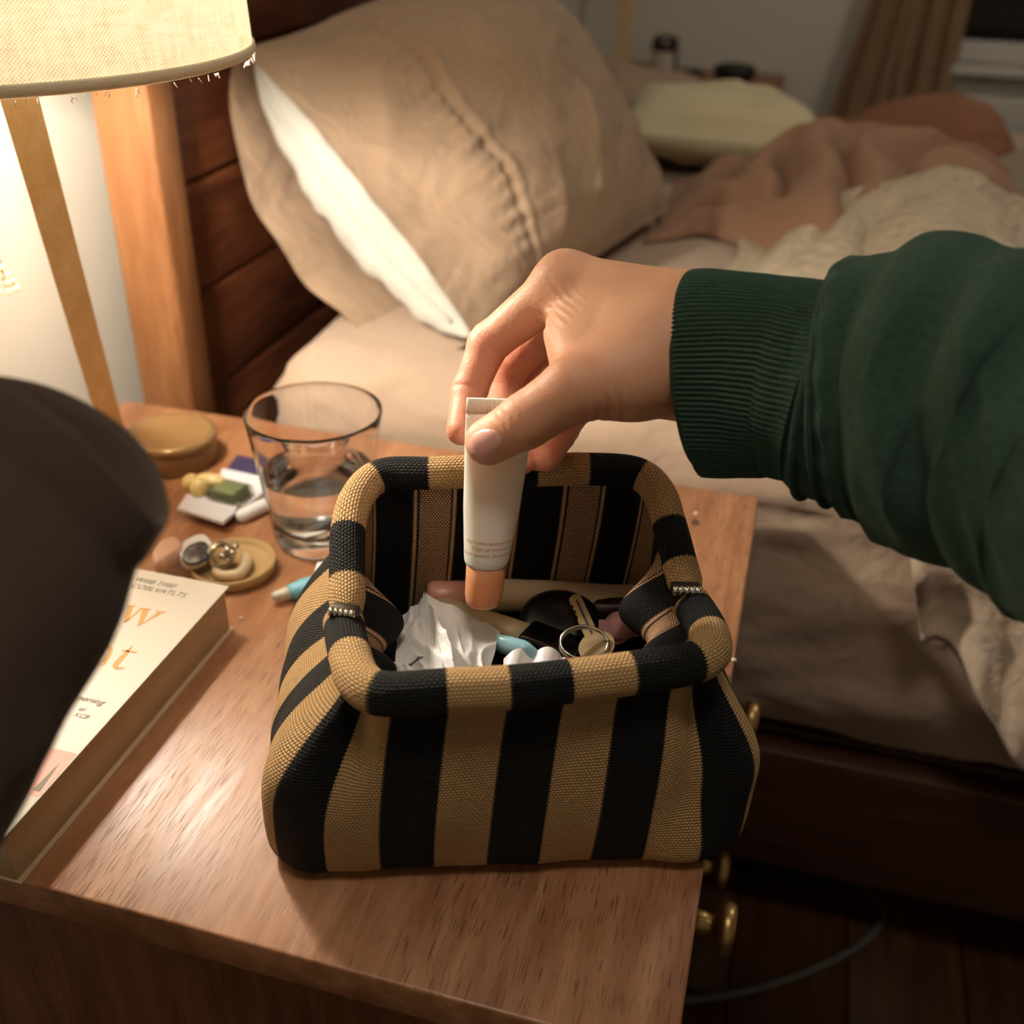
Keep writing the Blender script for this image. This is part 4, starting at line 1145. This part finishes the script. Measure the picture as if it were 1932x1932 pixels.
# maroon lipstick
P, Rr = capsule_path(ip(1105, 1150, .062), ip(1200, 1150, .062), .0072)
mk('lipstick', *tube(P, Rr, 20), plain('maroon_gloss', (60, 26, 28), .3), label='dark maroon lipstick under the tip of the squeeze tube', cat='lipstick')
# pink satin pouch corner
def petal():
    V = []
    for i in range(16):
        s = i / 15
        for j in range(10):
            t = j / 9; c_ = ip(1128 + 78 * s, 1206 - 12 * s - (20 + 22 * math.sin(math.pi * min(1, s + .15))) * t, .066)
            V.append(c_ + BZ * (.006 * math.sin(math.pi * t) + .002 * math.sin(s * 9 + t * 4)))
    V = np.array(V); f = gridf(16, 10); n = len(V); return np.concatenate([V, V - BZ * .004]), f + [tuple(k + n for k in reversed(q)) for q in f]
mk('hair_scrunchie', *petal(), cloth('pink_satin', (196, 142, 138), crinkle=.2, rough=.5), label='folded pink satin scrunchie at the right side of the pouch', cat='scrunchie')
# tissue: two folded layers
def tissue(px, z0, z1, seed, mat, name, parent, lab=None, nu=44, nv=44, amp=.0018):
    """four corner pixels with heights; crumpled sheet"""
    C4 = [ip(x, y, z + .006) for x, y, z in px]; V = []
    for i in range(nu):
        s = i / (nu - 1)
        for j in range(nv):
            t = j / (nv - 1)
            p = (C4[0] * (1 - s) + C4[1] * s) * (1 - t) + (C4[3] * (1 - s) + C4[2] * s) * t
            r1 = 1 - abs(mnoise.noise(Vector((s * 2.4 + seed, t * 2.0 + seed, 1))))
            p = p + BZ * (amp * 2.2 * (r1 ** 3 - .4) + amp * .5 * mnoise.noise(Vector((s * 7 + seed, t * 7, 3)))) + np.array([amp * .6 * mnoise.noise(Vector((s * 4, t * 4, seed))), 0, 0])
            V.append(p)
    V = np.array(V); f = gridf(nu, nv); n = len(V)
    Fc = f + [tuple(k + n for k in reversed(q)) for q in f]
    return mk(name, np.concatenate([V, V - BZ * .0005]), Fc, mat, parent, label=lab)
def tissue_mat():
    k = N('tissue_paper'); v = k.coord(); k.col(lin((240, 238, 234))); k.b.inputs['Roughness'].default_value = .95
    k.b.inputs['Specular IOR Level'].default_value = .05
    k.bump(k.math('ADD', k.noise(v, 900, 2), k.math('MULTIPLY', k.noise(v, 160, 3, .5, .6), 1.5)), .35, .001); return k.m
M['tissue'] = tissue_mat()
ts = thing('tissue', ip(830, 1215, .058), 'crumpled white tissue at the left of the pouch', 'tissue')
tissue([(800, 1122, .078), (850, 1210, .088), (862, 1300, .078), (738, 1300, .066)], 0, 0, 1.0, M['tissue'], 'tissue_fold', ts)
tissue([(803, 1124, .077), (944, 1190, .066), (912, 1300, .066), (846, 1300, .082)], 0, 0, 6.0, M['tissue'], 'tissue_fold', ts)
tissue([(752, 1165, .060), (806, 1130, .074), (850, 1220, .080), (745, 1262, .070)], 0, 0, 11.0, M['tissue'], 'tissue_fold', ts)
tissue([(740, 1255, .070), (800, 1252, .078), (830, 1310, .074), (735, 1310, .068)], 0, 0, 15.0, M['tissue'], 'tissue_fold', ts, nu=30, nv=30)
# blue plastic item
P = [ip(933, 1213, .068), ip(955, 1218, .070), ip(985, 1228, .070), ip(1015, 1240, .068)]
mk('mini_brush', *tube(crom(P, 5), np.interp(np.linspace(0, 1, 16), [0, .2, .7, 1], [.002, .0055, .0065, .003]), 16, sx=.8), plain('blue_plastic', (150, 196, 208), .25), label='small light blue plastic brush poking from under the tissue', cat='brush')
# candy wrapper
def wrapper():
    nu, nv = 26, 14; V = []
    for i in range(nu):
        s = i / (nu - 1)
        for j in range(nv):
            t = j / (nv - 1); c_ = ip(950 + 125 * s, 1243 - 10 * math.sin(s * 3) + 40 * t, .070)
            V.append(c_ + BZ * (.005 * abs(math.sin(s * 7 + t)) - .008 * t))
    V = np.array(V); f = gridf(nu, nv); n = len(V); return np.concatenate([V, V - BZ * .001]), f + [tuple(k + n for k in reversed(q)) for q in f]
kw = N('wrapper_print'); v = kw.coord(); vo = kw.n('ShaderNodeTexVoronoi'); kw.l(v, vo.inputs['Vector']); vo.inputs['Scale'].default_value = 75
sx = kw.n('ShaderNodeSeparateXYZ'); kw.l(v, sx.inputs[0])
red = kw.math('MULTIPLY', kw.math('GREATER_THAN', sx.outputs[0], .002), kw.math('GREATER_THAN', vo.outputs['Color'], .45))
kw.col(kw.mix(red, lin((238, 232, 230)), lin((176, 44, 58)))); kw.b.inputs['Roughness'].default_value = .35
mk('candy_wrapper', *wrapper(), kw.m, label='white and red candy wrapper behind the front rim of the pouch', cat='wrapper')
# key and ring
k0, k1, kb_ = ip(1084, 1128, .085), ip(1118, 1198, .080), ip(1124, 1216, .078)
kd = (kb_ - k0); KL = np.linalg.norm(kd); kd /= KL; ks = np.cross(kd, np.array([.1, -.75, .65])); ks /= np.linalg.norm(ks); kn = np.cross(ks, kd)
KR = np.stack([ks, kd, kn], 1)
keym = plain('key_brass', (150, 134, 104), .28, 1.0)
key = thing('key', kb_ - BZ * .012, 'brass door key on a steel split ring in the pouch', 'key')
Lb = KL - .006
teeth = [(-.0035, 0), (.0, -.0018), (.0030, .0), (.0036, .004), (.0022, .0055), (.0036, .0075), (.0020, .0095), (.0034, .0115), (.0024, .0135), (.0036, .0155), (.0036, Lb), (-.0036, Lb), (-.0036, .003)]
mk('key_blade', *poly_extrude(teeth, .0022, KR, k0 - kn * .0011), keym, key, smooth=False)
mk('key_groove', *poly_extrude([(-.0012, .003), (.0002, .003), (.0002, Lb), (-.0012, Lb)], .0004, KR, k0 + kn * .0010), M['dark_metal'], key, smooth=False)
th = np.linspace(0, 2 * np.pi, 32, endpoint=False)
mk('key_bow', *poly_extrude([(.0098 * math.cos(t), KL + .002 + .0092 * math.sin(t)) for t in th], .0028, KR, k0 - kn * .0014), keym, key, angle=40)
rc = ip(1102, 1214, .082); rx = np.array(BU); ry = np.array([0, 0, 1.0]) * .55 + BV * .83; ry /= np.linalg.norm(ry)
RPp = np.array([rc + (rx * math.cos(t) + ry * math.sin(t) * .72) * .0125 + BZ * .001 * math.sin(t / 2) for t in np.linspace(0, 4 * np.pi, 96)])
mk('split_ring', *tube(RPp, .0008, 8), M['steel'], key, label='steel split ring')
for i, (x, y) in enumerate(((1062, 1236), (1068, 1239), (1074, 1240))):
    blob(x, y, .074, (.0013, .0013, .0013), M['steel'], 'chain_bead', key)

# ================================================================== held tube
t_top = atD(921, 752, .503); t_bot = atD(911, 1143, .540)
ta = t_bot - t_top; TL = np.linalg.norm(ta); ta /= TL
tw = RI - ta * (RI @ ta); tw /= np.linalg.norm(tw); tn_ = np.cross(tw, ta)
if tn_ @ FWD > 0: tn_ = -tn_
def tsec(s, w_, h, cx=0.0, seg=44, p=2.0):
    c = t_top + ta * s + tw * cx
    return [c + tw * (w_ * np.sign(math.cos(t)) * abs(math.cos(t)) ** (2 / p)) + tn_ * (h * np.sign(math.sin(t)) * abs(math.sin(t)) ** (2 / p)) for t in np.linspace(0, 2 * math.pi, seg, endpoint=False)]
def loft(secs):
    V = np.array(sum(secs, [])); seg = len(secs[0]); n = len(secs); Fc = gridf(n, seg, False, True)
    Fc.append(tuple(range(seg))[::-1]); Fc.append(tuple((n - 1) * seg + i for i in range(seg))); return V, Fc
PXM = .52 / F_PX                                 # metres per pixel at the tube
ct = thing('cosmetic_tube', t_bot, 'small white cosmetic tube with a peach cap held upside down above the pouch', 'tube')
M['tube_white'] = plain('tube_plastic', (242, 238, 228), .38, Subsurface_Weight=.15)
def wid(s):       # half width along the length from crimp to shoulder
    f = s / TL
    return np.interp(f, [0, .07, .2, .5, .74, .785], [.0162, .0162, .0160, .0142, .0118, .0112])
def cxo(s): return np.interp(s / TL, [0, .3, .78, 1], [.0060, .0045, .0012, 0])
def thk(s): return np.interp(s / TL, [.07, .14, .25, .45, .65, .785], [.0012, .0028, .0052, .0085, .0104, .0110])
ss = np.concatenate([np.linspace(.068, .755, 26) * TL, np.array([.768, .778, .785]) * TL])
body_secs = []
for k_, s in enumerate(ss):
    ww, hh = wid(s), thk(s)
    if k_ >= len(ss) - 3: q_ = (.985, .95, .90)[k_ - len(ss) + 3]; ww *= q_; hh *= q_
    body_secs.append(tsec(s, ww, hh, cxo(s)))
tbody = mk('tube_body', *loft(body_secs), M['tube_white'], ct)
mk('tube_crimp', *loft([tsec(s, .0163, .0011, cxo(s), p=6) for s in (0, .001, .03 * TL, .068 * TL)]), M['tube_white'], ct, label='ribbed crimped end')
cr = []
for i in range(30):
    x = -.0158 + .0316 * i / 29
    cr.append(tube([t_top + ta * .0006 + tw * (x + cxo(0)) + tn_ * .0011, t_top + ta * .067 * TL + tw * (x + cxo(.067 * TL)) + tn_ * .0011], .00033, 6))
mk('crimp_ridges', *join(*cr), M['tube_white'], ct)
M['peach'] = plain('peach_cap', (240, 170, 124), .3, Subsurface_Weight=.2)
cap = [(.785, .0098, .0098), (.79, .0101, .0101), (.86, .0100, .0100), (.94, .0097, .0097), (.972, .0091, .0091), (.990, .0078, .0078), (.998, .005, .005), (1.0, .001, .001)]
mk('tube_cap', *loft([tsec(f * TL, w_, h, cxo(f * TL)) for f, w_, h in cap]), M['peach'], ct, label='peach cap')
ink = plain('peach_ink', (206, 142, 96), .6)
for s_, f_ in (('Apricythe bommenoud', .655), ('Dape tot bouacts', .685), ('teaf hyctont. donnuovdv', .715)):
    V, Fc = text_mesh(s_, .0026); V[:, 0] -= (V[:, 0].max() + V[:, 0].min()) / 2
    s0 = f_ * TL; ww, hh = wid(s0), thk(s0)
    W = []
    for x, y, _z in V:
        s = s0 - y; w2, h2 = wid(s) + .0001, thk(s) + .0001
        q_ = max(-.95, min(.95, (x + .0012) / w2)); W.append(t_top + ta * s + tw * (q_ * w2 + cxo(s)) + tn_ * (h2 * math.sqrt(1 - q_ * q_) + .00012))
    mk('print', W, Fc, ink, tbody, smooth=False)

# ================================================================== the person: right hand and sleeve
J = lambda x, y, d: atD(x, y, d)
FING = {
 'thumb': [(J(1190, 712, .487), .0190), (J(1088, 732, .478), .0152), (J(990, 795, .484), .0127), (J(921, 834, .4945), .0112)],
 'index': [(J(1066, 532, .527), .0135), (J(922, 648, .546), .0104), (J(884, 742, .546), .0090), (J(870, 812, .534), .0077)],
 'middle': [(J(1090, 556, .552), .0135), (J(958, 702, .572), .0104), (J(955, 802, .566), .0090), (J(984, 868, .551), .0078)],
 'ring': [(J(1122, 585, .572), .0130), (J(1010, 735, .585), .0100), (J(1005, 815, .574), .0090), (J(1018, 862, .556), .0078)],
 'pinky': [(J(1165, 625, .580), .0120), (J(1090, 765, .575), .0095), (J(1058, 815, .562), .0085), (J(1034, 862, .551), .0075)],
}
PALM = [
 (J(1066, 530, .528), J(1300, 610, .500), .0140, .0230), (J(1092, 552, .552), J(1305, 640, .512), .0140, .0240),
 (J(1124, 585, .570), J(1310, 665, .520), .0135, .0230), (J(1166, 625, .578), J(1315, 690, .522), .0125, .0220),
 (J(1190, 700, .490), J(1310, 690, .500), .0200, .0240),
 (J(1140, 640, .508), J(1230, 660, .497), .0170, .0240),
 (J(1300, 655, .506), J(1500, 690, .478), .0290, .0310),
]
WEB = [(J(1062, 640, .514), J(1110, 700, .492), .0075, .0130), (J(1075, 590, .522), J(1090, 680, .498), .010, .011)]
def hand_sdf(p):
    d = None
    for a, b, ra, rb in PALM:
        e = sd_cone(p, a, b, ra, rb); d = e if d is None else smin(d, e, .016)
    for a, b, ra, rb in WEB: d = smin(d, sd_cone(p, a, b, ra, rb), .012)
    for name, ch in FING.items():
        f = None
        for (a, ra), (b, rb) in zip(ch[:-1], ch[1:]):
            e = sd_cone(p, a, b, ra, rb); f = e if f is None else smin(f, e, .004)
        # knuckle pads
        dist = np.linalg.norm(p - ch[0][0], axis=-1)
        kk = .003 + .011 * np.exp(-(dist / (.026 if name != 'thumb' else .04)) ** 2)
        h = np.clip(.5 + .5 * (f - d) / kk, 0, 1); d = f + (d - f) * h - kk * h * (1 - h)
    # creases at the thumb joint and soft lines over the web
    th_ip = FING['thumb'][2][0]; tdir = FING['thumb'][3][0] - FING['thumb'][1][0]; tdir /= np.linalg.norm(tdir)
    for off, amp in ((-.0040, .0007), (.0005, .0011), (.0050, .0008), (.0090, .0004)):
        c = th_ip + tdir * off; s = (p - c) @ tdir + .0012 * np.sin(((p - c) @ UP) * 500)
        d = d + amp * np.exp(-(s / .0012) ** 2) * np.exp(-(np.linalg.norm(p - c, axis=-1) / .013) ** 4)
    for nm in ('index', 'middle', 'ring', 'pinky'):
        for k_ in (1, 2):
            c = FING[nm][k_][0]; td = FING[nm][k_ + 1][0] - FING[nm][k_ - 1][0]; td /= np.linalg.norm(td)
            s = (p - c) @ td
            d = d + .0009 * np.exp(-(s / .0014) ** 2) * np.exp(-(np.linalg.norm(p - c, axis=-1) / .012) ** 4)
    wc_ = J(1040, 575, .505); wd = J(1075, 560, .505) - J(1035, 585, .505); wd /= np.linalg.norm(wd)
    s = (p - wc_) @ wd; fall = np.exp(-(np.linalg.norm(p - J(1045, 590, .510), axis=-1) / .017) ** 4)
    d = d + .0004 * np.cos(s * 2 * math.pi / .0042 + 2.0 * np.sin(((p - wc_) @ UP) * 160)) * fall
    cw = J(1140, 755, .475); cdv = J(1165, 745, .475) - J(1135, 760, .475); cdv /= np.linalg.norm(cdv)
    s = (p - cw) @ cdv; fall = np.exp(-(np.linalg.norm(p - cw, axis=-1) / .013) ** 4)
    d = d + .0005 * np.cos(s * 2 * math.pi / .0055) * fall
    return d
def build_hand():
    pts = np.array([q[0] for ch in FING.values() for q in ch] + [q for a, b, _, _ in PALM for q in (a, b)])
    lo, hi = pts.min(0) - .036, pts.max(0) + .036; h = .0011
    B = 8; nb = np.ceil((hi - lo) / h / B).astype(int); n = nb * B; F = np.full(n, 1.0, np.float32)
    idx = np.stack(np.meshgrid(*[np.arange(k) for k in nb], indexing='ij'), -1).reshape(-1, 3)
    dc = hand_sdf((lo + (idx * B + B / 2) * h).astype(np.float32)); F = np.repeat(np.repeat(np.repeat(dc.reshape(nb), B, 0), B, 1), B, 2).copy()
    loc = np.stack(np.meshgrid(*[np.arange(B)] * 3, indexing='ij'), -1)
    near = idx[np.abs(dc) < B * h * .9 + .004]
    for k in range(0, len(near), 200):
        blk = near[k:k + 200]; p = (lo + (blk[:, None, None, None, :] * B + loc) * h).astype(np.float32); d = hand_sdf(p)
        for q_, dv in zip(blk, d): F[q_[0] * B:q_[0] * B + B, q_[1] * B:q_[1] * B + B, q_[2] * B:q_[2] * B + B] = dv
    return surface_nets(F, lo, h)
def skin_mat():
    k = N('skin'); v = k.coord(); big = k.noise(v, 26, 2); fine = k.noise(v, 420, 1)
    c = k.mix(k.ramp(big, [(.35, G(0)), (.7, G(1))]), lin((220, 164, 130)), lin((232, 182, 148)))
    c = k.mix(k.math('MULTIPLY', fine, .25), c, lin((206, 142, 112)))
    # redder towards the fingers
    at = k.n('ShaderNodeAttribute'); at.attribute_name = 'finger'
    c = k.mix(at.outputs['Fac'], c, lin((224, 140, 116)))
    k.col(c); k.b.inputs['Roughness'].default_value = .48; k.b.inputs['Specular IOR Level'].default_value = .35
    k.b.inputs['Subsurface Weight'].default_value = .22; k.b.inputs['Subsurface Radius'].default_value = (1.0, .35, .2); k.b.inputs['Subsurface Scale'].default_value = .006
    vo = k.n('ShaderNodeTexVoronoi'); k.l(v, vo.inputs['Vector']); vo.inputs['Scale'].default_value = 900
    k.bump(k.math('ADD', vo.outputs['Distance'], k.math('MULTIPLY', k.noise(k.mapping(v, (1, 1, .4)), 500, 3), .7)), .22, .0006)
    return k.m
person = thing('person', J(1500, 700, .47), "person's right arm in a dark green sweatshirt reaching in and pinching the small tube", 'person')
hv, hf = build_hand()
hand = mk('hand', hv, hf, skin_mat(), person, label='bare right hand, thumb and fingers closed on the tube')
at_ = hand.data.attributes.new('finger', 'FLOAT', 'POINT')
wgt = np.zeros(len(hv))
for nm, ch in FING.items():
    for k_, (pt, r_) in enumerate(ch[1:]):
        wgt = np.maximum(wgt, np.exp(-(np.linalg.norm(hv - pt, axis=1) / .022) ** 2) * ((.35 if nm == 'thumb' else .8)))
at_.data.foreach_set('value', wgt.astype(np.float32))
# thumbnail lies on the surface of the thumb
def nail():
    c = np.array([916.0, 838.0]); e1 = np.array([-.86, .50]); e2 = np.array([.50, .86]); D_ = []; E_ = []
    nu, nv = 26, 20
    for i in range(nu):
        for j in range(nv):
            a = 2 * i / (nu - 1) - 1; b = 2 * j / (nv - 1) - 1
            x = a * math.sqrt(1 - b * b / 2); y = b * math.sqrt(1 - a * a / 2)      # square-ish ellipse
            d = ray(*(c + e1 * x * 33 + e2 * y * 29 * (1 + .12 * x))); D_.append(d / np.linalg.norm(d)); E_.append(max(abs(a), abs(b)) ** 4)
    D_ = np.array(D_); t = np.full(len(D_), .44)
    for _ in range(60): t = t + .8 * hand_sdf((CAM + D_ * t[:, None]).astype(np.float32))
    return CAM + D_ * (t - .0011 + .0012 * np.array(E_))[:, None], gridf(nu, nv)
kn_ = N('nail'); vv = kn_.coord(); kn_.col(lin((238, 178, 166))); kn_.b.inputs['Roughness'].default_value = .22; kn_.b.inputs['Subsurface Weight'].default_value = .2
kn_.b.inputs['Subsurface Scale'].default_value = .003
mk('thumbnail', *nail(), kn_.m, hand, label='pale pink thumbnail')

# ---- sleeve
def green_mat(name, rib):
    k = N(name); v = k.coord(); k.b.inputs['Roughness'].default_value = .95; k.b.inputs['Specular IOR Level'].default_value = .1
    k.b.inputs['Sheen Weight'].default_value = .08; k.b.inputs['Sheen Tint'].default_value = (.7, .85, .75, 1)
    nz = k.noise(v, 320, 2, .65); c = k.mix(nz, lin((38, 56, 48)), lin((62, 86, 74)))
    k.col(c)
    h = k.noise(v, 1500, 0)
    b2 = k.noise(v, 90, 2)
    k.bump(k.math('ADD', h, k.math('MULTIPLY', b2, 1.4)), .35, .0012); return k.m
M['green'] = green_mat('green_fleece', False)
stn = [(1302, 706, .498, .0462, .036), (1320, 704, .496, .0468, .037), (1400, 705, .487, .0465, .038), (1480, 712, .478, .0462, .039), (1540, 727, .470, .0470, .040), (1566, 735, .467, .0500, .042),
       (1600, 733, .463, .0575, .047), (1650, 733, .457, .0608, .050), (1750, 740, .442, .0655, .055), (1850, 770, .426, .0655, .057), (1950, 806, .410, .0655, .058), (2080, 870, .388, .066, .058), (2250, 960, .36, .067, .058), (2700, 1240, .305, .068, .060), (3300, 1600, .245, .070, .062)]
SP = np.array([J(x, y, d) for x, y, d, _, _ in stn]); SA = np.array([s[3] for s in stn]); SB = np.array([s[4] for s in stn]); SPX = np.array([s[0] for s in stn], float)
def sleeve_frames(px):
    P = np.stack([np.interp(px, SPX, SP[:, d]) for d in range(3)], 1)
    for _ in range(3): P[1:-1] = (P[:-2] + 2 * P[1:-1] + P[2:]) / 4
    tg = np.gradient(P, axis=0); tg /= np.linalg.norm(tg, axis=1, keepdims=True)
    e1 = UP[None, :] - tg * (tg @ UP)[:, None]; e1 /= np.linalg.norm(e1, axis=1, keepdims=True); e2 = np.cross(tg, e1)
    return P, tg, e1, e2
def cuff():
    px = np.concatenate([np.linspace(1300, 1316, 7), np.linspace(1322, 1556, 34)]); P, tg, e1, e2 = sleeve_frames(px); seg = 760; ribs = 118
    A = np.interp(px, SPX, SA); B = np.interp(px, SPX, SB); th = np.linspace(0, 2 * np.pi, seg, endpoint=False); V = []
    rings = []
    for i in range(len(px)):
        k = (px[i] - 1300) / 256; rnd = 1 - .05 * max(0, 1 - (px[i] - 1300) / 14) ** 2
        rb = .00085 * np.cos(th * ribs + .5 * math.sin(k * 5)) * (1 - .5 * (k > .9))
        lump = .0016 * np.cos(th * 2 + 3 * k) + .001 * np.sin(th * 3 - 4 * k)
        a_, b_ = A[i] * rnd + rb + lump, B[i] * rnd + rb + lump
        # bow the opening
        bow = .003 * np.cos(th) ** 2 * (1 - k)
        rings.append(P[i] + np.outer(np.cos(th) * a_, e1[i]) + np.outer(np.sin(th) * b_, e2[i]) + np.outer(bow, tg[i]))
    inner = []
    for i in (0, 6, 14, 22):
        inner.append(P[i] + np.outer(np.cos(th) * (A[i] * .945), e1[i]) + np.outer(np.sin(th) * (B[i] * .93), e2[i]))
    rings = inner[::-1] + rings
    V = np.concatenate(rings); return V, gridf(len(rings), seg, False, True)
sleeve_px = np.concatenate([np.linspace(1546, 2250, 130), np.linspace(2275, 3300, 42)])
FOLDS = [(1668, 1655, 1672, -.0050, 34), (1735, 1752, 1890, .0040, 44), (1805, 1840, 1960, -.0045, 42), (1880, 1915, 2020, .004, 46), (1600, 1598, 1600, .0020, 18), (1960, 1990, 2060, -.004, 50)]
FS = 1.0
def sleeve():
    px = sleeve_px; P, tg, e1, e2 = sleeve_frames(px); seg = 220
    A = np.interp(px, SPX, SA); B = np.interp(px, SPX, SB); th = np.linspace(0, 2 * np.pi, seg, endpoint=False); V = []
    for i in range(len(px)):
        x = px[i]; g = sstep(1552, 1600, x)
        row = []
        for t in th:
            f = 0
            # folds: cos(t)=1 top, sin(t) sign towards viewer
            c_, s_ = math.cos(t), math.sin(t)
            yy = c_; 
            for xa, xm, xb, am, wd_ in FOLDS:
                xf = np.interp(yy, [-.8, 0, .8], [xb, xm, xa]); f += am * math.exp(-((x - xf) / wd_) ** 2) * (.35 + .65 * max(0, s_ * FS))
            rd = 1 - abs(mnoise.noise(Vector((x / 170 + yy * .9, yy * .8 + x / 500, s_ * .6))))
            f += .005 * (rd ** 3 - .45) * g
            f += .002 * mnoise.noise(Vector((x / 90, c_ * 2, s_ * 2 + 4))) * g
            f += .0010 * math.exp(-((x - 1590) / 16) ** 2) * math.sin(t * 17)
            row.append(f)
        row = np.array(row); a_, b_ = A[i] + row, B[i] + row
        if i < 3: a_, b_ = a_ - .001 * (3 - i), b_ - .001 * (3 - i)
        V.append(P[i] + np.outer(np.cos(th) * a_, e1[i]) + np.outer(np.sin(th) * b_, e2[i]))
    return np.concatenate(V), gridf(len(px), seg, False, True)
slv = mk('sweatshirt_sleeve', *sleeve(), M['green'], person, label='dark green sweatshirt sleeve')
mk('cuff', *cuff(), M['green'], slv, label='ribbed knit cuff')
px = np.array([1556., 1562.]); 
for xx, dr, nm in ((1560, .0012, 'cuff_seam'), (1573, .0009, 'cuff_seam')):
    pxs = sleeve_px; k_ = int(np.argmin(np.abs(pxs - xx))); P, tg, e1, e2 = [q_[k_ - 1:k_ + 2] for q_ in sleeve_frames(pxs)]; xx = pxs[k_]; th = np.linspace(0, 2 * np.pi, 160, endpoint=False)
    a_, b_ = np.interp(xx, SPX, SA) + dr, np.interp(xx, SPX, SB) + dr
    mk(nm, *tube(P[1] + np.outer(np.cos(th) * a_, e1[1]) + np.outer(np.sin(th) * b_, e2[1]), .0014, 8, True), M['green'], slv)

# ================================================================== dark coat sleeve in the near left
DX = .315
ax2 = np.array([.47, -.88]); ax2 /= np.linalg.norm(ax2); pr2 = np.array([.88, .47])
c0 = np.array([38.0, 850.0])                       # centre of the opening, pixels
def coat(rows, seg=96, hw=305.0):
    e1 = RI * pr2[0] - UP * pr2[1]; axd = RI * ax2[0] - UP * ax2[1]; e2 = FWD
    V = []
    for s, k, dd in rows:                           # s: distance down the sleeve (m), k: radius factor
        c = atD(*c0, DX) - axd * s
        for t in np.linspace(0, 2 * np.pi, seg, endpoint=False):
            R_ = hw * DX / F_PX * k
            n_ = .002 * mnoise.noise(Vector((s * 40, math.cos(t) * 2, math.sin(t) * 2)))
            V.append(c + e1 * (R_ + n_) * math.cos(t) + e2 * (R_ * .62 + n_) * math.sin(t) + axd * dd * (1 - abs(math.cos(t)) ** 2.4) )
    return np.array(V), gridf(len(rows), seg, False, True)
M['coat'] = cloth('dark_brown_wool', (88, 73, 64), (76, 62, 54), weave=500, crinkle=.15, cscale=30, wv=.25, sheen=.2)
BW = .018
rows = [(.020, .93, BW), (.004, .94, BW), (-.001, .965, BW), (-.0012, .99, BW), (.001, 1.0, BW), (.006, 1.0, BW), (.012, 1.0, BW), (.0145, .985, BW), (.0165, .972, BW), (.0185, .985, BW), (.021, .995, BW)] + [(s, 1.0 + .05 * math.sin(s * 25), BW) for s in np.linspace(.03, .30, 30)]
coat_o = thing('coat_sleeve', atD(*c0, DX) - (RI * ax2[0] - UP * ax2[1]) * .15, 'dark brown coat sleeve hem out of focus in the near left foreground', 'sleeve')
mk('sleeve_fabric', *coat(rows), M['coat'], coat_o)
v, f = coat([(.012, .95, BW), (.012, .5, BW), (.012, .02, BW)]); mk('sleeve_lining', v, f, M['coat'], coat_o)
